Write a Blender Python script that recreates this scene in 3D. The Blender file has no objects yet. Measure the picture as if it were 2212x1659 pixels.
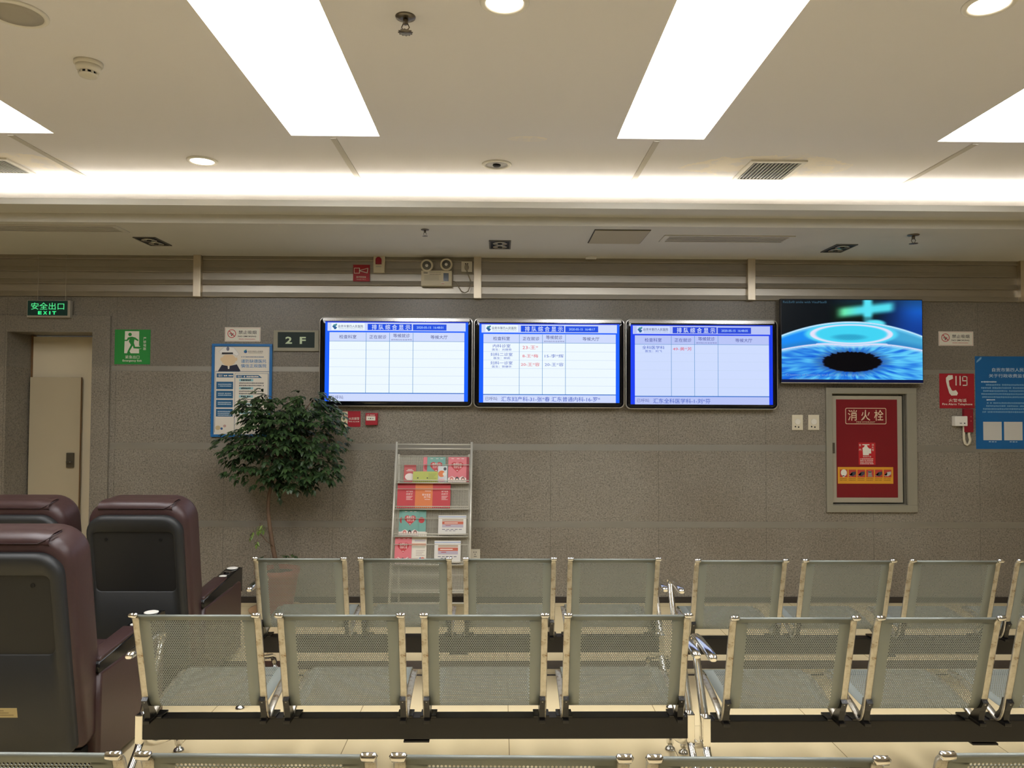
import bpy, bmesh, math, random
from mathutils import Vector, Matrix, noise
random.seed(7)
SC = bpy.context.scene
COL = SC.collection

# ------------------------------------------------------------------ camera, world, exposure
FPX, CX, CY = 1660.0, 1106.0, 829.5
YAW, PITCH, ROLL = 0.015, 0.0304, 0.0041
CAMP = Vector((0, 0, 1.65))
ROT = Matrix.Rotation(-YAW, 3, 'Z') @ Matrix.Rotation(math.pi/2+PITCH, 3, 'X') @ Matrix.Rotation(ROLL, 3, 'Z')
cd = bpy.data.cameras.new('camera'); cam = bpy.data.objects.new('camera', cd); COL.objects.link(cam)
cd.sensor_fit = 'HORIZONTAL'; cd.sensor_width = 36.0; cd.lens = FPX/2212*36.0
cd.clip_start = 0.05; cd.clip_end = 100
cam.matrix_world = Matrix.Translation(CAMP) @ ROT.to_4x4()
SC.camera = cam
SC.view_settings.view_transform = 'Standard'; SC.view_settings.look = 'None'
SC.view_settings.exposure = 0.0; SC.view_settings.gamma = 1.0
SC.view_settings.use_curve_mapping = False
wd = bpy.data.worlds.new('world'); SC.world = wd; wd.use_nodes = True
wd.node_tree.nodes['Background'].inputs[0].default_value = (1, .92, .8, 1)
wd.node_tree.nodes['Background'].inputs[1].default_value = 0.05

PANEL_STRENGTH = 11.0      # ceiling light panels
COVE_POWER = 95.0         # LED strip in the cove (whole length)
WARM = (1.0, 1.015, 1.05)

def ray(px, py): return ROT @ Vector(((px-CX)/FPX, -(py-CY)/FPX, -1.0))
def onY(px, py, Y):
    d = ray(px, py); return CAMP + d*((Y-CAMP.y)/d.y)
def onZ(px, py, Z):
    d = ray(px, py); return CAMP + d*((Z-CAMP.z)/d.z)
WALL, ZC = 6.55, 3.25

# ------------------------------------------------------------------ materials
def lin(c):
    c = c/255.0
    return c/12.92 if c <= .04045 else ((c+.055)/1.055)**2.4
def L3(rgb): return (lin(rgb[0]), lin(rgb[1]), lin(rgb[2]))
MATS = {}
def mat(name, rgb, rough=.5, metal=0.0, spec=.5, noise_amt=0.0, noise_scale=20.0, bump=0.0, coat=0.0):
    if name in MATS: return MATS[name]
    m = bpy.data.materials.new(name); m.use_nodes = True; MATS[name] = m
    nt = m.node_tree; b = nt.nodes['Principled BSDF']
    c = L3(rgb)
    b.inputs['Base Color'].default_value = (*c, 1); b.inputs['Roughness'].default_value = rough
    b.inputs['Metallic'].default_value = metal; b.inputs['Specular IOR Level'].default_value = spec
    b.inputs['Coat Weight'].default_value = coat
    if noise_amt or bump:
        tc = nt.nodes.new('ShaderNodeTexCoord'); n = nt.nodes.new('ShaderNodeTexNoise')
        n.inputs['Scale'].default_value = noise_scale; n.inputs['Detail'].default_value = 4
        nt.links.new(tc.outputs['Object'], n.inputs['Vector'])
        if noise_amt:
            mr = nt.nodes.new('ShaderNodeMix'); mr.data_type = 'RGBA'
            mr.inputs[6].default_value = (*[x*(1-noise_amt) for x in c], 1)
            mr.inputs[7].default_value = (*[min(1, x*(1+noise_amt)) for x in c], 1)
            nt.links.new(n.outputs['Fac'], mr.inputs[0]); nt.links.new(mr.outputs[2], b.inputs['Base Color'])
        if bump:
            bp = nt.nodes.new('ShaderNodeBump'); bp.inputs['Strength'].default_value = bump; bp.inputs['Distance'].default_value = .002
            nt.links.new(n.outputs['Fac'], bp.inputs['Height']); nt.links.new(bp.outputs[0], b.inputs['Normal'])
    return m
def emi(name, rgb, strength=1.0):
    if name in MATS: return MATS[name]
    m = bpy.data.materials.new(name); m.use_nodes = True; MATS[name] = m
    nt = m.node_tree; b = nt.nodes['Principled BSDF']
    b.inputs['Base Color'].default_value = (0, 0, 0, 1); b.inputs['Roughness'].default_value = .35
    b.inputs['Specular IOR Level'].default_value = .2
    b.inputs['Emission Color'].default_value = (*L3(rgb), 1); b.inputs['Emission Strength'].default_value = strength
    return m
def pr(rgb, rough=.45):                     # printed ink / plain paint of a colour
    return mat('paint_%d_%d_%d' % rgb, rgb, rough)
def sc(rgb):                                # lit screen pixel colour
    return emi('screen_%d_%d_%d' % rgb, rgb)

class N:                                    # tiny node-graph helper
    def __init__(s, name):
        s.m = bpy.data.materials.new(name); s.m.use_nodes = True; s.nt = s.m.node_tree
        s.b = s.nt.nodes['Principled BSDF']; MATS[name] = s.m
    def new(s, t, **kw):
        n = s.nt.nodes.new(t)
        for k, v in kw.items(): setattr(n, k, v)
        return n
    def link(s, a, b): s.nt.links.new(a, b)
    def math(s, op, a, b=None, c=None):
        n = s.new('ShaderNodeMath', operation=op)
        for i, x in enumerate((a, b, c)):
            if x is None: continue
            if isinstance(x, (int, float)): n.inputs[i].default_value = x
            else: s.link(x, n.inputs[i])
        return n.outputs[0]
    def mix(s, f, a, b):
        n = s.new('ShaderNodeMix', data_type='RGBA')
        for i, x in ((0, f), (6, a), (7, b)):
            if isinstance(x, (int, float)): n.inputs[i].default_value = x
            elif isinstance(x, tuple): n.inputs[i].default_value = (*x, 1)
            else: s.link(x, n.inputs[i])
        return n.outputs[2]
    def noise(s, scale, detail=3, vec=None, rough=.5):
        n = s.new('ShaderNodeTexNoise'); n.inputs['Scale'].default_value = scale
        n.inputs['Detail'].default_value = detail; n.inputs['Roughness'].default_value = rough
        if vec is not None: s.link(vec, n.inputs['Vector'])
        return n.outputs['Fac']
    def ramp(s, fac, stops):
        n = s.new('ShaderNodeValToRGB'); e = n.color_ramp.elements
        while len(e) < len(stops): e.new(.5)
        for i, (p, c) in enumerate(stops):
            e[i].position = p; e[i].color = (*c, 1) if isinstance(c, tuple) else (c, c, c, 1)
        s.link(fac, n.inputs[0]); return n.outputs[0]
    def obj(s):
        tc = s.new('ShaderNodeTexCoord'); return tc.outputs['Object']
    def xyz(s, v):
        n = s.new('ShaderNodeSeparateXYZ'); s.link(v, n.inputs[0]); return n.outputs
    def band(s, v, period, offset, half):   # 1 near v = offset + k*period
        a = s.math('SUBTRACT', v, offset); a = s.math('DIVIDE', a, period)
        f = s.math('FRACT', a); f = s.math('SUBTRACT', f, .5); f = s.math('ABSOLUTE', f)
        return s.math('GREATER_THAN', f, .5-half/period)
    def inside(s, v, lo, hi):
        return s.math('MULTIPLY', s.math('GREATER_THAN', v, lo), s.math('LESS_THAN', v, hi))
    def bump(s, h, strength, dist):
        n = s.new('ShaderNodeBump'); n.inputs['Strength'].default_value = strength; n.inputs['Distance'].default_value = dist
        s.link(h, n.inputs['Height']); s.link(n.outputs[0], s.b.inputs['Normal'])

# ------------------------------------------------------------------ mesh builder
_txt = {}
def text_geo(body, bold=0.0):
    key = (body, bold)
    if key not in _txt:
        cu = bpy.data.curves.new('txt', 'FONT'); cu.body = body; cu.resolution_u = 2; cu.offset = bold
        ob = bpy.data.objects.new('txt', cu); me = bpy.data.meshes.new_from_object(ob)
        vs = [(v.co.x, v.co.y) for v in me.vertices]; fs = [tuple(p.vertices) for p in me.polygons]
        bpy.data.objects.remove(ob); bpy.data.curves.remove(cu); bpy.data.meshes.remove(me)
        xs = [v[0] for v in vs]; ys = [v[1] for v in vs]
        _txt[key] = (vs, fs, min(xs), max(xs), min(ys), max(ys))
    return _txt[key]

def rrect(u0, v0, u1, v1, r, n=5):          # rounded rectangle outline, r = radius or (bl, br, tr, tl)
    if not isinstance(r, (tuple, list)): r = (r,)*4
    pts = []
    for (cx, cy, a0, rr) in ((u0+r[0], v0+r[0], math.pi, r[0]), (u1-r[1], v0+r[1], 1.5*math.pi, r[1]),
                             (u1-r[2], v1-r[2], 0, r[2]), (u0+r[3], v1-r[3], .5*math.pi, r[3])):
        for k in range(n+1):
            a = a0 + .5*math.pi*k/n
            pts.append((cx+rr*math.cos(a), cy+rr*math.sin(a)))
    return pts
def ellipse(cx, cy, rx, ry, n=24):
    return [(cx+rx*math.cos(2*math.pi*k/n), cy+ry*math.sin(2*math.pi*k/n)) for k in range(n)]
WALLMAP = Matrix(((1, 0, 0, 0), (0, 0, -1, 0), (0, 1, 0, 0), (0, 0, 0, 1)))   # (u, v, n) -> (u, -n, v)

class MB:
    def __init__(s, M=None):
        s.bm = bmesh.new(); s.mats = []; s.M = M or Matrix.Identity(4)
    def mi(s, m):
        if m not in s.mats: s.mats.append(m)
        return s.mats.index(m)
    def v(s, p): return s.bm.verts.new(s.M @ Vector(p))
    def f(s, vs, m, smooth=False):
        try:
            fc = s.bm.faces.new(vs)
        except ValueError: return None
        fc.material_index = s.mi(m); fc.smooth = smooth; return fc
    def face(s, pts, m): return s.f([s.v(p) for p in pts], m)
    def rings(s, rr, m, cap0=True, cap1=True, smooth=True, closed=True):
        V = [[s.v(p) for p in r] for r in rr]
        n = len(V[0])
        for a, b in zip(V[:-1], V[1:]):
            for i in range(n if closed else n-1):
                j = (i+1) % n
                s.f([a[i], a[j], b[j], b[i]], m, smooth)
        if cap0: s.f(list(reversed(V[0])), m)
        if cap1: s.f(V[-1], m)
        return V
    def box(s, x0, y0, z0, x1, y1, z1, m, bev=0.0):
        x0, x1 = min(x0, x1), max(x0, x1); y0, y1 = min(y0, y1), max(y0, y1); z0, z1 = min(z0, z1), max(z0, z1)
        t = bmesh.new(); bmesh.ops.create_cube(t, size=1.0)
        for q in t.verts: q.co = Vector((x0+(q.co.x+.5)*(x1-x0), y0+(q.co.y+.5)*(y1-y0), z0+(q.co.z+.5)*(z1-z0)))
        if bev:
            bev = min(bev, .45*min(x1-x0, y1-y0, z1-z0))
            bmesh.ops.bevel(t, geom=list(t.edges), offset=bev, segments=2, profile=.7, affect='EDGES')
        mp = {q: s.v(q.co) for q in t.verts}
        for fc in t.faces: s.f([mp[q] for q in fc.verts], m)
        t.free()
    def slab(s, outline, n0, n1, m, bev=0.0, seg=3, m_top=None, both=False):   # outline (u,v) extruded along local n with rounded front edge
        cx = sum(p[0] for p in outline)/len(outline); cy = sum(p[1] for p in outline)/len(outline)
        def inset(d):
            out = []; k = len(outline)
            for i, p in enumerate(outline):
                a = Vector(outline[i-1]); b = Vector(outline[(i+1) % k]); t = b-a
                if t.length < 1e-9: out.append(p); continue
                nn = Vector((-t.y, t.x)).normalized()
                out.append((p[0]+nn.x*d, p[1]+nn.y*d))
            return out
        rr = []
        if both and bev:
            for k in range(seg+1):
                a = .5*math.pi*(1-k/seg)
                rr.append([(p[0], p[1], n0+bev-bev*math.sin(a)) for p in inset(bev*(1-math.cos(a)))])
        else:
            rr.append([(p[0], p[1], n0) for p in outline])
        if bev:
            for k in range(seg+1):
                a = .5*math.pi*k/seg
                rr.append([(p[0], p[1], n1-bev+bev*math.sin(a)) for p in inset(bev*(1-math.cos(a)))])
        else:
            rr.append([(p[0], p[1], n1) for p in outline])
        V = s.rings(rr, m, True, False, smooth=bool(bev))
        s.f(V[-1], m_top or m)
    def tube(s, pts, rx, m, n=10, ry=None, side=None, sq=1.0, smooth=True, caps=True):
        ry = ry or rx; pts = [Vector(p) for p in pts]; rr = []
        for i, p in enumerate(pts):
            t = (pts[min(i+1, len(pts)-1)]-pts[max(i-1, 0)]).normalized()
            if side is not None: a = Vector(side)
            else:
                a = Vector((1, 0, 0)) if abs(t.x) < .8 else Vector((0, 1, 0))
            a = (a - t*a.dot(t)).normalized(); b = t.cross(a)
            qx = rx[i] if isinstance(rx, (list, tuple)) else rx
            qy = ry[i] if isinstance(ry, (list, tuple)) else ry
            ring = []
            for k in range(n):
                w = 2*math.pi*(k+.5)/n; c, q = math.cos(w), math.sin(w)
                c = math.copysign(abs(c)**sq, c); q = math.copysign(abs(q)**sq, q)
                ring.append(p + a*(c*qx) + b*(q*qy))
            rr.append(ring)
        s.rings(rr, m, caps, caps, smooth)
    def lathe(s, prof, m, n=24, c=(0, 0, 0), axis=None, caps=True):   # prof [(r, h)]
        A = Matrix.Translation(c) @ (axis or Matrix.Identity(4))
        rr = [[A @ Vector((r*math.cos(2*math.pi*k/n), r*math.sin(2*math.pi*k/n), h)) for k in range(n)] for r, h in prof]
        s.rings(rr, m, caps, caps)
    # flat printing in the local (u, v) plane at height n
    def rect(s, u0, v0, u1, v1, m, n): s.face([(u0, v0, n), (u1, v0, n), (u1, v1, n), (u0, v1, n)], m)
    def poly(s, pts, m, n):
        a = sum(pts[i-1][0]*pts[i][1]-pts[i][0]*pts[i-1][1] for i in range(len(pts)))
        if a < 0: pts = list(reversed(pts))
        s.face([(p[0], p[1], n) for p in pts], m)
    def ring(s, cx, cy, rx, ry, w, m, n, k=28):
        a = ellipse(cx, cy, rx, ry, k); b = ellipse(cx, cy, rx-w, ry-w, k)
        for i in range(k):
            j = (i+1) % k
            s.face([(*a[i], n), (*a[j], n), (*b[j], n), (*b[i], n)], m)
    def text(s, body, u0, v0, u1, v1, m, n, bold=0.0):
        if any(ord(ch) > 0x2e80 for ch in body): bold = min(bold, .007)
        vs, fs, x0, x1, y0, y1 = text_geo(body, bold)
        kx = (u1-u0)/(x1-x0); ky = (v1-v0)/(y1-y0)
        V = [s.v((u0+(x-x0)*kx, v0+(y-y0)*ky, n)) for x, y in vs]
        for fc in fs:
            if len(set(fc)) > 2: s.f([V[i] for i in fc], m)
    def build(s, name, parent=None, loc=None, rot=None):
        me = bpy.data.meshes.new(name); s.bm.to_mesh(me); s.bm.free()
        for m in s.mats: me.materials.append(m)
        o = bpy.data.objects.new(name, me); COL.objects.link(o)
        if parent is not None: o.parent = parent
        if loc is not None: o.location = loc
        if rot is not None: o.rotation_euler = rot
        return o
def tag(o, label, cat, group=None, kind=None):
    o['label'] = label; o['category'] = cat
    if group: o['group'] = group
    if kind: o['kind'] = kind
    return o
def thing(name, loc, label, cat, group=None, rot=(0, 0, 0)):
    o = bpy.data.objects.new(name, None); COL.objects.link(o); o.location = loc; o.rotation_euler = rot
    o.empty_display_size = .1
    return tag(o, label, cat, group)
def struct(o, label=None):
    o['kind'] = 'structure'
    if label: o['label'] = label
    return o
def inst(src, parent, loc=(0, 0, 0), name=None):
    o = src.copy(); COL.objects.link(o); o.parent = parent; o.location = loc
    return o
def copy_tree(o, parent=None):
    c = o.copy(); COL.objects.link(c); c.parent = parent
    for ch in list(o.children): copy_tree(ch, c)
    return c

# a thing hung on the wall whose pieces are laid out by where the photo shows them on the wall plane
class Sign(MB):
    def __init__(s, x0, y0, x1, y1, Y=WALL):
        MB.__init__(s, WALLMAP.copy()); s.Y = Y; s.vw = (0, 0, 1)
        a = onY(x0, (y0+y1)/2, Y); b = onY(x1, (y0+y1)/2, Y); c = onY((x0+x1)/2, y0, Y); d = onY((x0+x1)/2, y1, Y)
        s.cx = (a.x+b.x)/2; s.cz = (c.z+d.z)/2; s.w = b.x-a.x; s.h = c.z-d.z
        s.px = ((x0+x1)/2, (y0+y1)/2)
        q = onY(*s.px, Y); s.cx, s.cz = q.x, q.z
        s.loc = (s.cx, Y, s.cz)
    def view(s, ox, oy, k): s.vw = (ox, oy, k); return s
    def p(s, x, y):
        # the roll of the photo is left out so that everything hangs straight
        ox, oy, k = s.vw; X, Yp = ox+x/k, oy+y/k
        q = onY(X, s.px[1], s.Y); r = onY(s.px[0], Yp, s.Y)
        return (q.x-s.cx, r.z-s.cz)
    def R(s, x0, y0, x1, y1, m, n):
        a = s.p(x0, y1); b = s.p(x1, y0); s.rect(a[0], a[1], b[0], b[1], m, n)
    def B(s, x0, y0, x1, y1, n0, n1, m, bev=0.0):
        a = s.p(x0, y1); b = s.p(x1, y0); s.box(a[0], a[1], n0, b[0], b[1], n1, m, bev)
    def P(s, pts, m, n): s.poly([s.p(*q) for q in pts], m, n)
    def E(s, cx, cy, rx, ry, m, n, k=24):
        a = s.p(cx-rx, cy+ry); b = s.p(cx+rx, cy-ry)
        s.poly(ellipse((a[0]+b[0])/2, (a[1]+b[1])/2, (b[0]-a[0])/2, (b[1]-a[1])/2, k), m, n)
    def T(s, body, x0, y0, x1, y1, m, n, bold=0.0):
        a = s.p(x0, y1); b = s.p(x1, y0); s.text(body, a[0], a[1], b[0], b[1], m, n, bold)
    def O(s, cx, cy, rx, ry, w, m, n):
        a = s.p(cx-rx, cy+ry); b = s.p(cx+rx, cy-ry); ww = s.p(cx+w, cy)[0]-s.p(cx, cy)[0]
        s.ring((a[0]+b[0])/2, (a[1]+b[1])/2, (b[0]-a[0])/2, (b[1]-a[1])/2, ww, m, n)
    def lines(s, x0, y0, x1, rows, dy, h, m, n, seed=1, indent=None):   # print too small to read: broken strokes
        rnd = random.Random(seed)
        for i in range(rows):
            x = x0 + (indent[i] if indent else 0); y = y0+i*dy
            end = x1 - (rnd.random()*.25*(x1-x0) if i % 3 == 2 else rnd.random()*4)
            while x < end:
                w = h*rnd.uniform(.5, .95); s.R(x, y-h*.45*rnd.uniform(.7, 1), min(x+w, end), y+h*.45*rnd.uniform(.7, 1), m, n); x += w + h*rnd.choice((.15, .2, .2, .8 if rnd.random() < .12 else .2))

# ------------------------------------------------------------------ surface materials
def granite_mat():
    g = N('granite'); o = g.obj(); x, y, z = g.xyz(o)
    a = g.noise(170, 2, o, .6); b = g.noise(80, 3, o, .65); c = g.noise(1.3, 2, o)
    col = g.ramp(a, [(.30, L3((76, 73, 66))), (.47, L3((132, 127, 116))), (.56, L3((143, 137, 126))), (.72, L3((176, 169, 157)))])
    col2 = g.ramp(b, [(.36, L3((78, 74, 66))), (.46, L3((134, 128, 117))), (.70, L3((165, 158, 146)))])
    col = g.mix(.5, col, col2)
    tint = g.ramp(c, [(.35, L3((236, 230, 220))), (.65, L3((255, 252, 246)))])
    mul = g.new('ShaderNodeMix', data_type='RGBA', blend_type='MULTIPLY'); mul.inputs[0].default_value = 1
    g.link(col, mul.inputs[6]); g.link(tint, mul.inputs[7]); col = mul.outputs[2]
    vj = g.band(x, .921, JX0, .0022)
    zb = g.math('GREATER_THAN', z, JTOP)
    up = g.band(x, .921, JX0+.46, .0022)
    col = g.mix(g.math('MULTIPLY', vj, .5), col, L3((72, 66, 58)))
    polish = g.mix(.35, col, L3((104, 100, 93)))
    col = g.mix(zb, col, polish)
    g.link(col, g.b.inputs['Base Color'])
    ro = g.math('MULTIPLY_ADD', zb, -.42, .72); g.link(ro, g.b.inputs['Roughness'])
    h = g.math('MULTIPLY', g.math('ADD', a, b), g.math('SUBTRACT', 1.0, zb))
    g.bump(h, .5, .004)
    return g.m
JX0 = onY(1190, 720, WALL).x; JTOP = onY(1106, 797, WALL).z

def ceiling_mat():
    g = N('ceiling_paint'); o = g.obj(); x, y, z = g.xyz(o)
    base = L3((234, 231, 231))
    n = g.noise(1.1, 3, o); n2 = g.noise(7, 4, o, .6); n3 = g.noise(3.0, 2, o)
    c = g.mix(g.math('MULTIPLY', n, .25), base, L3((224, 220, 216)))
    # peeled, repainted patches round the two air vents and beside the right-hand light
    def patch(cx, cy, rx, ry):
        dx = g.math('DIVIDE', g.math('SUBTRACT', x, cx), rx); dy = g.math('DIVIDE', g.math('SUBTRACT', y, cy), ry)
        d = g.math('ADD', g.math('MULTIPLY', dx, dx), g.math('MULTIPLY', dy, dy))
        d = g.math('ADD', d, g.math('MULTIPLY', g.math('SUBTRACT', n2, .5), 1.6))
        return g.math('LESS_THAN', d, .8)
    V1 = onZ(1668, 362, ZC); V2 = onZ(20, 350, ZC); V3 = onZ(1140, 300, ZC)
    msk = g.math('MAXIMUM', patch(V1.x-.05, V1.y-.02, .62, .26), g.math('MAXIMUM', patch(V2.x+.1, V2.y, .33, .2), patch(V3.x, V3.y, .13, .05)))
    var = g.ramp(n2, [(.42, .0), (.5, 1.0)])
    msk = g.math('MULTIPLY', msk, g.math('MULTIPLY_ADD', var, .8, .2))
    c = g.mix(g.math('MULTIPLY', msk, .7), c, L3((250, 240, 222)))
    g.link(c, g.b.inputs['Base Color']); g.b.inputs['Roughness'].default_value = .75
    g.bump(n2, .06, .003); return g.m

def floor_mat():
    g = N('floor_tile'); o = g.obj(); x, y, z = g.xyz(o)
    n = g.noise(2.2, 3, o); n2 = g.noise(14, 3, o)
    c = g.mix(n, L3((232, 212, 166)), L3((240, 222, 180)))
    c = g.mix(g.math('MULTIPLY', n2, .2), c, L3((222, 196, 146)))
    j = g.math('MAXIMUM', g.band(x, .8, .05, .002), g.band(y, .8, .03, .002))
    c = g.mix(g.math('MULTIPLY', j, .8), c, L3((120, 98, 66)))
    st = g.math('MAXIMUM', g.inside(y, 4.90, 5.06), g.inside(y, 4.775, 4.81))
    c = g.mix(st, c, L3((66, 56, 48)))
    g.link(c, g.b.inputs['Base Color']); g.b.inputs['Roughness'].default_value = .22
    g.b.inputs['Specular IOR Level'].default_value = .5
    return g.m

def brushed_mat(name, rgb, rough, stretch):
    g = N(name); o = g.obj(); mp = g.new('ShaderNodeMapping'); mp.inputs['Scale'].default_value = stretch; g.link(o, mp.inputs['Vector'])
    n = g.noise(12, 4, mp.outputs[0], .6); n2 = g.noise(.9, 2, o)
    c = L3(rgb); col = g.mix(n, tuple(q*.8 for q in c), tuple(min(1, q*1.15) for q in c))
    g.link(col, g.b.inputs['Base Color']); g.b.inputs['Metallic'].default_value = 1
    g.link(g.math('MULTIPLY_ADD', n, .16, rough-.08), g.b.inputs['Roughness'])
    g.b.inputs['Anisotropic'].default_value = .4
    return g.m
def worn_chrome():
    g = N('worn_chrome'); o = g.obj(); n = g.noise(28, 4, o, .7); n2 = g.noise(6, 3, o)
    col = g.ramp(n, [(.34, L3((136, 114, 88))), (.46, L3((186, 180, 166))), (.8, L3((208, 204, 194)))])
    g.link(col, g.b.inputs['Base Color']); g.b.inputs['Metallic'].default_value = .75
    g.link(g.math('MULTIPLY_ADD', n2, .2, .2), g.b.inputs['Roughness']); return g.m

GRANITE = granite_mat(); CEIL = ceiling_mat(); FLOOR = floor_mat()
STEEL = brushed_mat('brushed_steel', (176, 170, 158), .36, (1, 40, 40))
SATIN = mat('satin_band', (154, 150, 140), .42, .55, noise_amt=.08, noise_scale=3)
STEELV = brushed_mat('divider_steel', (222, 210, 188), .38, (40, 40, 1))
SOFFIT = mat('soffit_paint', (206, 202, 190), .7, noise_amt=.03, noise_scale=3)
DARKSTONE = mat('dark_skirting', (52, 46, 42), .35, noise_amt=.2, noise_scale=60)
CHROME = mat('chrome', (232, 230, 226), .07, 1.0)
WORN = worn_chrome()
BLACKMETAL = mat('black_metal', (24, 21, 20), .42, noise_amt=.15, noise_scale=40)
BRACKET = mat('black_bracket', (24, 22, 21), .25)
SHEET = mat('grey_green_sheet', (140, 145, 138), .45, .3, noise_amt=.05, noise_scale=8)
LEATHER = mat('brown_leather', (64, 44, 43), .38, noise_amt=.12, noise_scale=60, bump=.12)
SHELLP = mat('shell_plastic', (36, 37, 37), .5, noise_amt=.08, noise_scale=120, bump=.1)
SHELLD = mat('shell_recess', (26, 26, 25), .6, noise_amt=.1, noise_scale=150, bump=.1)
GLOSSBLACK = mat('gloss_black', (16, 16, 18), .12)
MATBLACK = mat('matt_black', (14, 13, 13), .6)
WHITEP = mat('white_plastic', (222, 216, 200), .4)
CREAMP = mat('cream_plastic', (214, 204, 178), .4)
GREYP = mat('light_grey_metal', (186, 182, 168), .4, .2)
TRIMW = mat('white_trim', (232, 228, 218), .45)
RED = mat('sign_red', (164, 28, 42), .4); REDD = mat('cabinet_red', (122, 22, 31), .3); WHITE = pr((232, 226, 212))

# ------------------------------------------------------------------ room shell
def holed(us, vs, holes, fn, m, mb):       # grid of quads that leaves the holes open
    us = sorted(set([us[0], us[1]] + [h[0] for h in holes] + [h[2] for h in holes])); vs = sorted(set([vs[0], vs[1]] + [h[1] for h in holes] + [h[3] for h in holes]))
    V = {}
    def g(u, v):
        if (u, v) not in V: V[(u, v)] = mb.v(fn(u, v))
        return V[(u, v)]
    for a, b in zip(us[:-1], us[1:]):
        for c, d in zip(vs[:-1], vs[1:]):
            if any(h[0] <= (a+b)/2 <= h[2] and h[1] <= (c+d)/2 <= h[3] for h in holes): continue
            mb.f([g(a, c), g(b, c), g(b, d), g(a, d)], m)
def thicken(mb, vec):
    r = bmesh.ops.extrude_face_region(mb.bm, geom=list(mb.bm.faces))
    bmesh.ops.translate(mb.bm, vec=Vector(vec), verts=[e for e in r['geom'] if isinstance(e, bmesh.types.BMVert)])
    bmesh.ops.recalc_face_normals(mb.bm, faces=list(mb.bm.faces))

XL, XR, YB = -7.5, 7.5, -6.0
mb = MB(); mb.box(XL, YB, -.1, XR, WALL+.6, 0, FLOOR); struct(mb.build('floor'))

# ceiling panels of light: openings in the ceiling slab
def lx(px, py): return onZ(px, py, ZC)
yend = onZ(1106, 298, ZC).y
A1, A2 = lx(628, 294).x, lx(824, 299).x; B1, B2 = lx(1331, 299).x, lx(1522, 302).x
C1 = lx(2024, 305).x; D2 = lx(110, 283).x; PW = ((A2-A1)+(B2-B1))/2
panels = [(D2-PW, D2), (A1, A2), (B1, B2), (C1, C1+PW)]
YP0 = .8
mb = MB(); holed((XL, XR), (YB, 6.0), [(a, YP0, b, yend) for a, b in panels], lambda u, v: (u, v, ZC), CEIL, mb)
thicken(mb, (0, 0, .1)); struct(mb.build('ceiling'))

# dropped soffit with a stepped edge and the cove trough
ZS = onY(1106, 558, WALL).z
y1 = onZ(1106, 487, ZS).y; z2 = onY(1106, 468, y1).z; y2 = onZ(1106, 449, z2).y; z3 = onY(1106, 436, y2).z
prof = [(7.1, ZS), (y1, ZS), (y1, z2), (y2, z2), (y2, z3), (y2+.03, z3), (y2+.03, z2+.02), (5.95, z2+.02), (5.95, ZC), (7.1, ZC)]
mb = MB(); mb.rings([[(XL, y, z) for y, z in prof], [(XR, y, z) for y, z in prof]], SOFFIT, smooth=False)
bmesh.ops.recalc_face_normals(mb.bm, faces=list(mb.bm.faces)); struct(mb.build('ceiling_soffit'))
ld = bpy.data.lights.new('cove_strip', 'AREA'); ld.shape = 'RECTANGLE'; ld.size = XR-XL-.2; ld.size_y = .05; ld.energy = COVE_POWER; ld.color = (1, .97, .91); ld.spread = math.radians(122)
lo = bpy.data.objects.new('cove_strip', ld); COL.objects.link(lo); lo.location = (0, y2+.40, z2+.035); lo.rotation_euler = (math.pi, 0, 0)

# back wall with the doorway and the hydrant niche left open
d0 = onY(20, 720, WALL); d1 = onY(203, 718, WALL); DX0, DX1, DZ = d0.x, d1.x, d1.z
h0 = onY(1796, 851, WALL); h1 = onY(1957, 1090, WALL)
HX0, HX1, HZ0, HZ1 = h0.x, h1.x, h1.z, h0.z
mb = MB(); holed((XL, XR), (0.0, ZS+.3), [(DX0, 0.0, DX1, DZ), (HX0, HZ0, HX1, HZ1)], lambda u, v: (u, WALL, v), GRANITE, mb)
thicken(mb, (0, .36, 0)); struct(mb.build('wall_back'))
PLASTER = mat('plaster', (196, 188, 172), .8)
mb = MB(); mb.box(XL-.1, YB, 0, XL, WALL+.4, ZC, PLASTER); struct(mb.build('wall_left'))
mb = MB(); mb.box(XR, YB, 0, XR+.1, WALL+.4, ZC, PLASTER); struct(mb.build('wall_right'))
mb = MB(); mb.box(XL, YB-.1, 0, XR, YB, ZC, PLASTER); struct(mb.build('wall_front'))
# skirting, metal bands
zb = onY(1106, 1289, WALL).z
fr1 = onY(243, 700, WALL).x
mb = MB(); mb.box(fr1, WALL-.012, 0, XR, WALL, zb, DARKSTONE); struct(mb.build('baseboard_back'))
cabL, cabR = onY(1783, 960, WALL).x, onY(1978, 960, WALL).x
k = 1
for ya, yb_ in ((793, 803.5), (957.5, 971.5), (1124.5, 1138)):
    za, zc_ = onY(1106, ya+1.5, WALL).z, onY(1106, yb_+1.5, WALL).z
    segs = [(fr1, XR)] if k != 2 else [(fr1, cabL), (cabR, XR)]
    mb = MB()
    for a, b in segs: mb.box(a, WALL-.0012, zc_, b, WALL+.01, za, SATIN)
    struct(mb.build('trim_%d' % k)); k += 1
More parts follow.
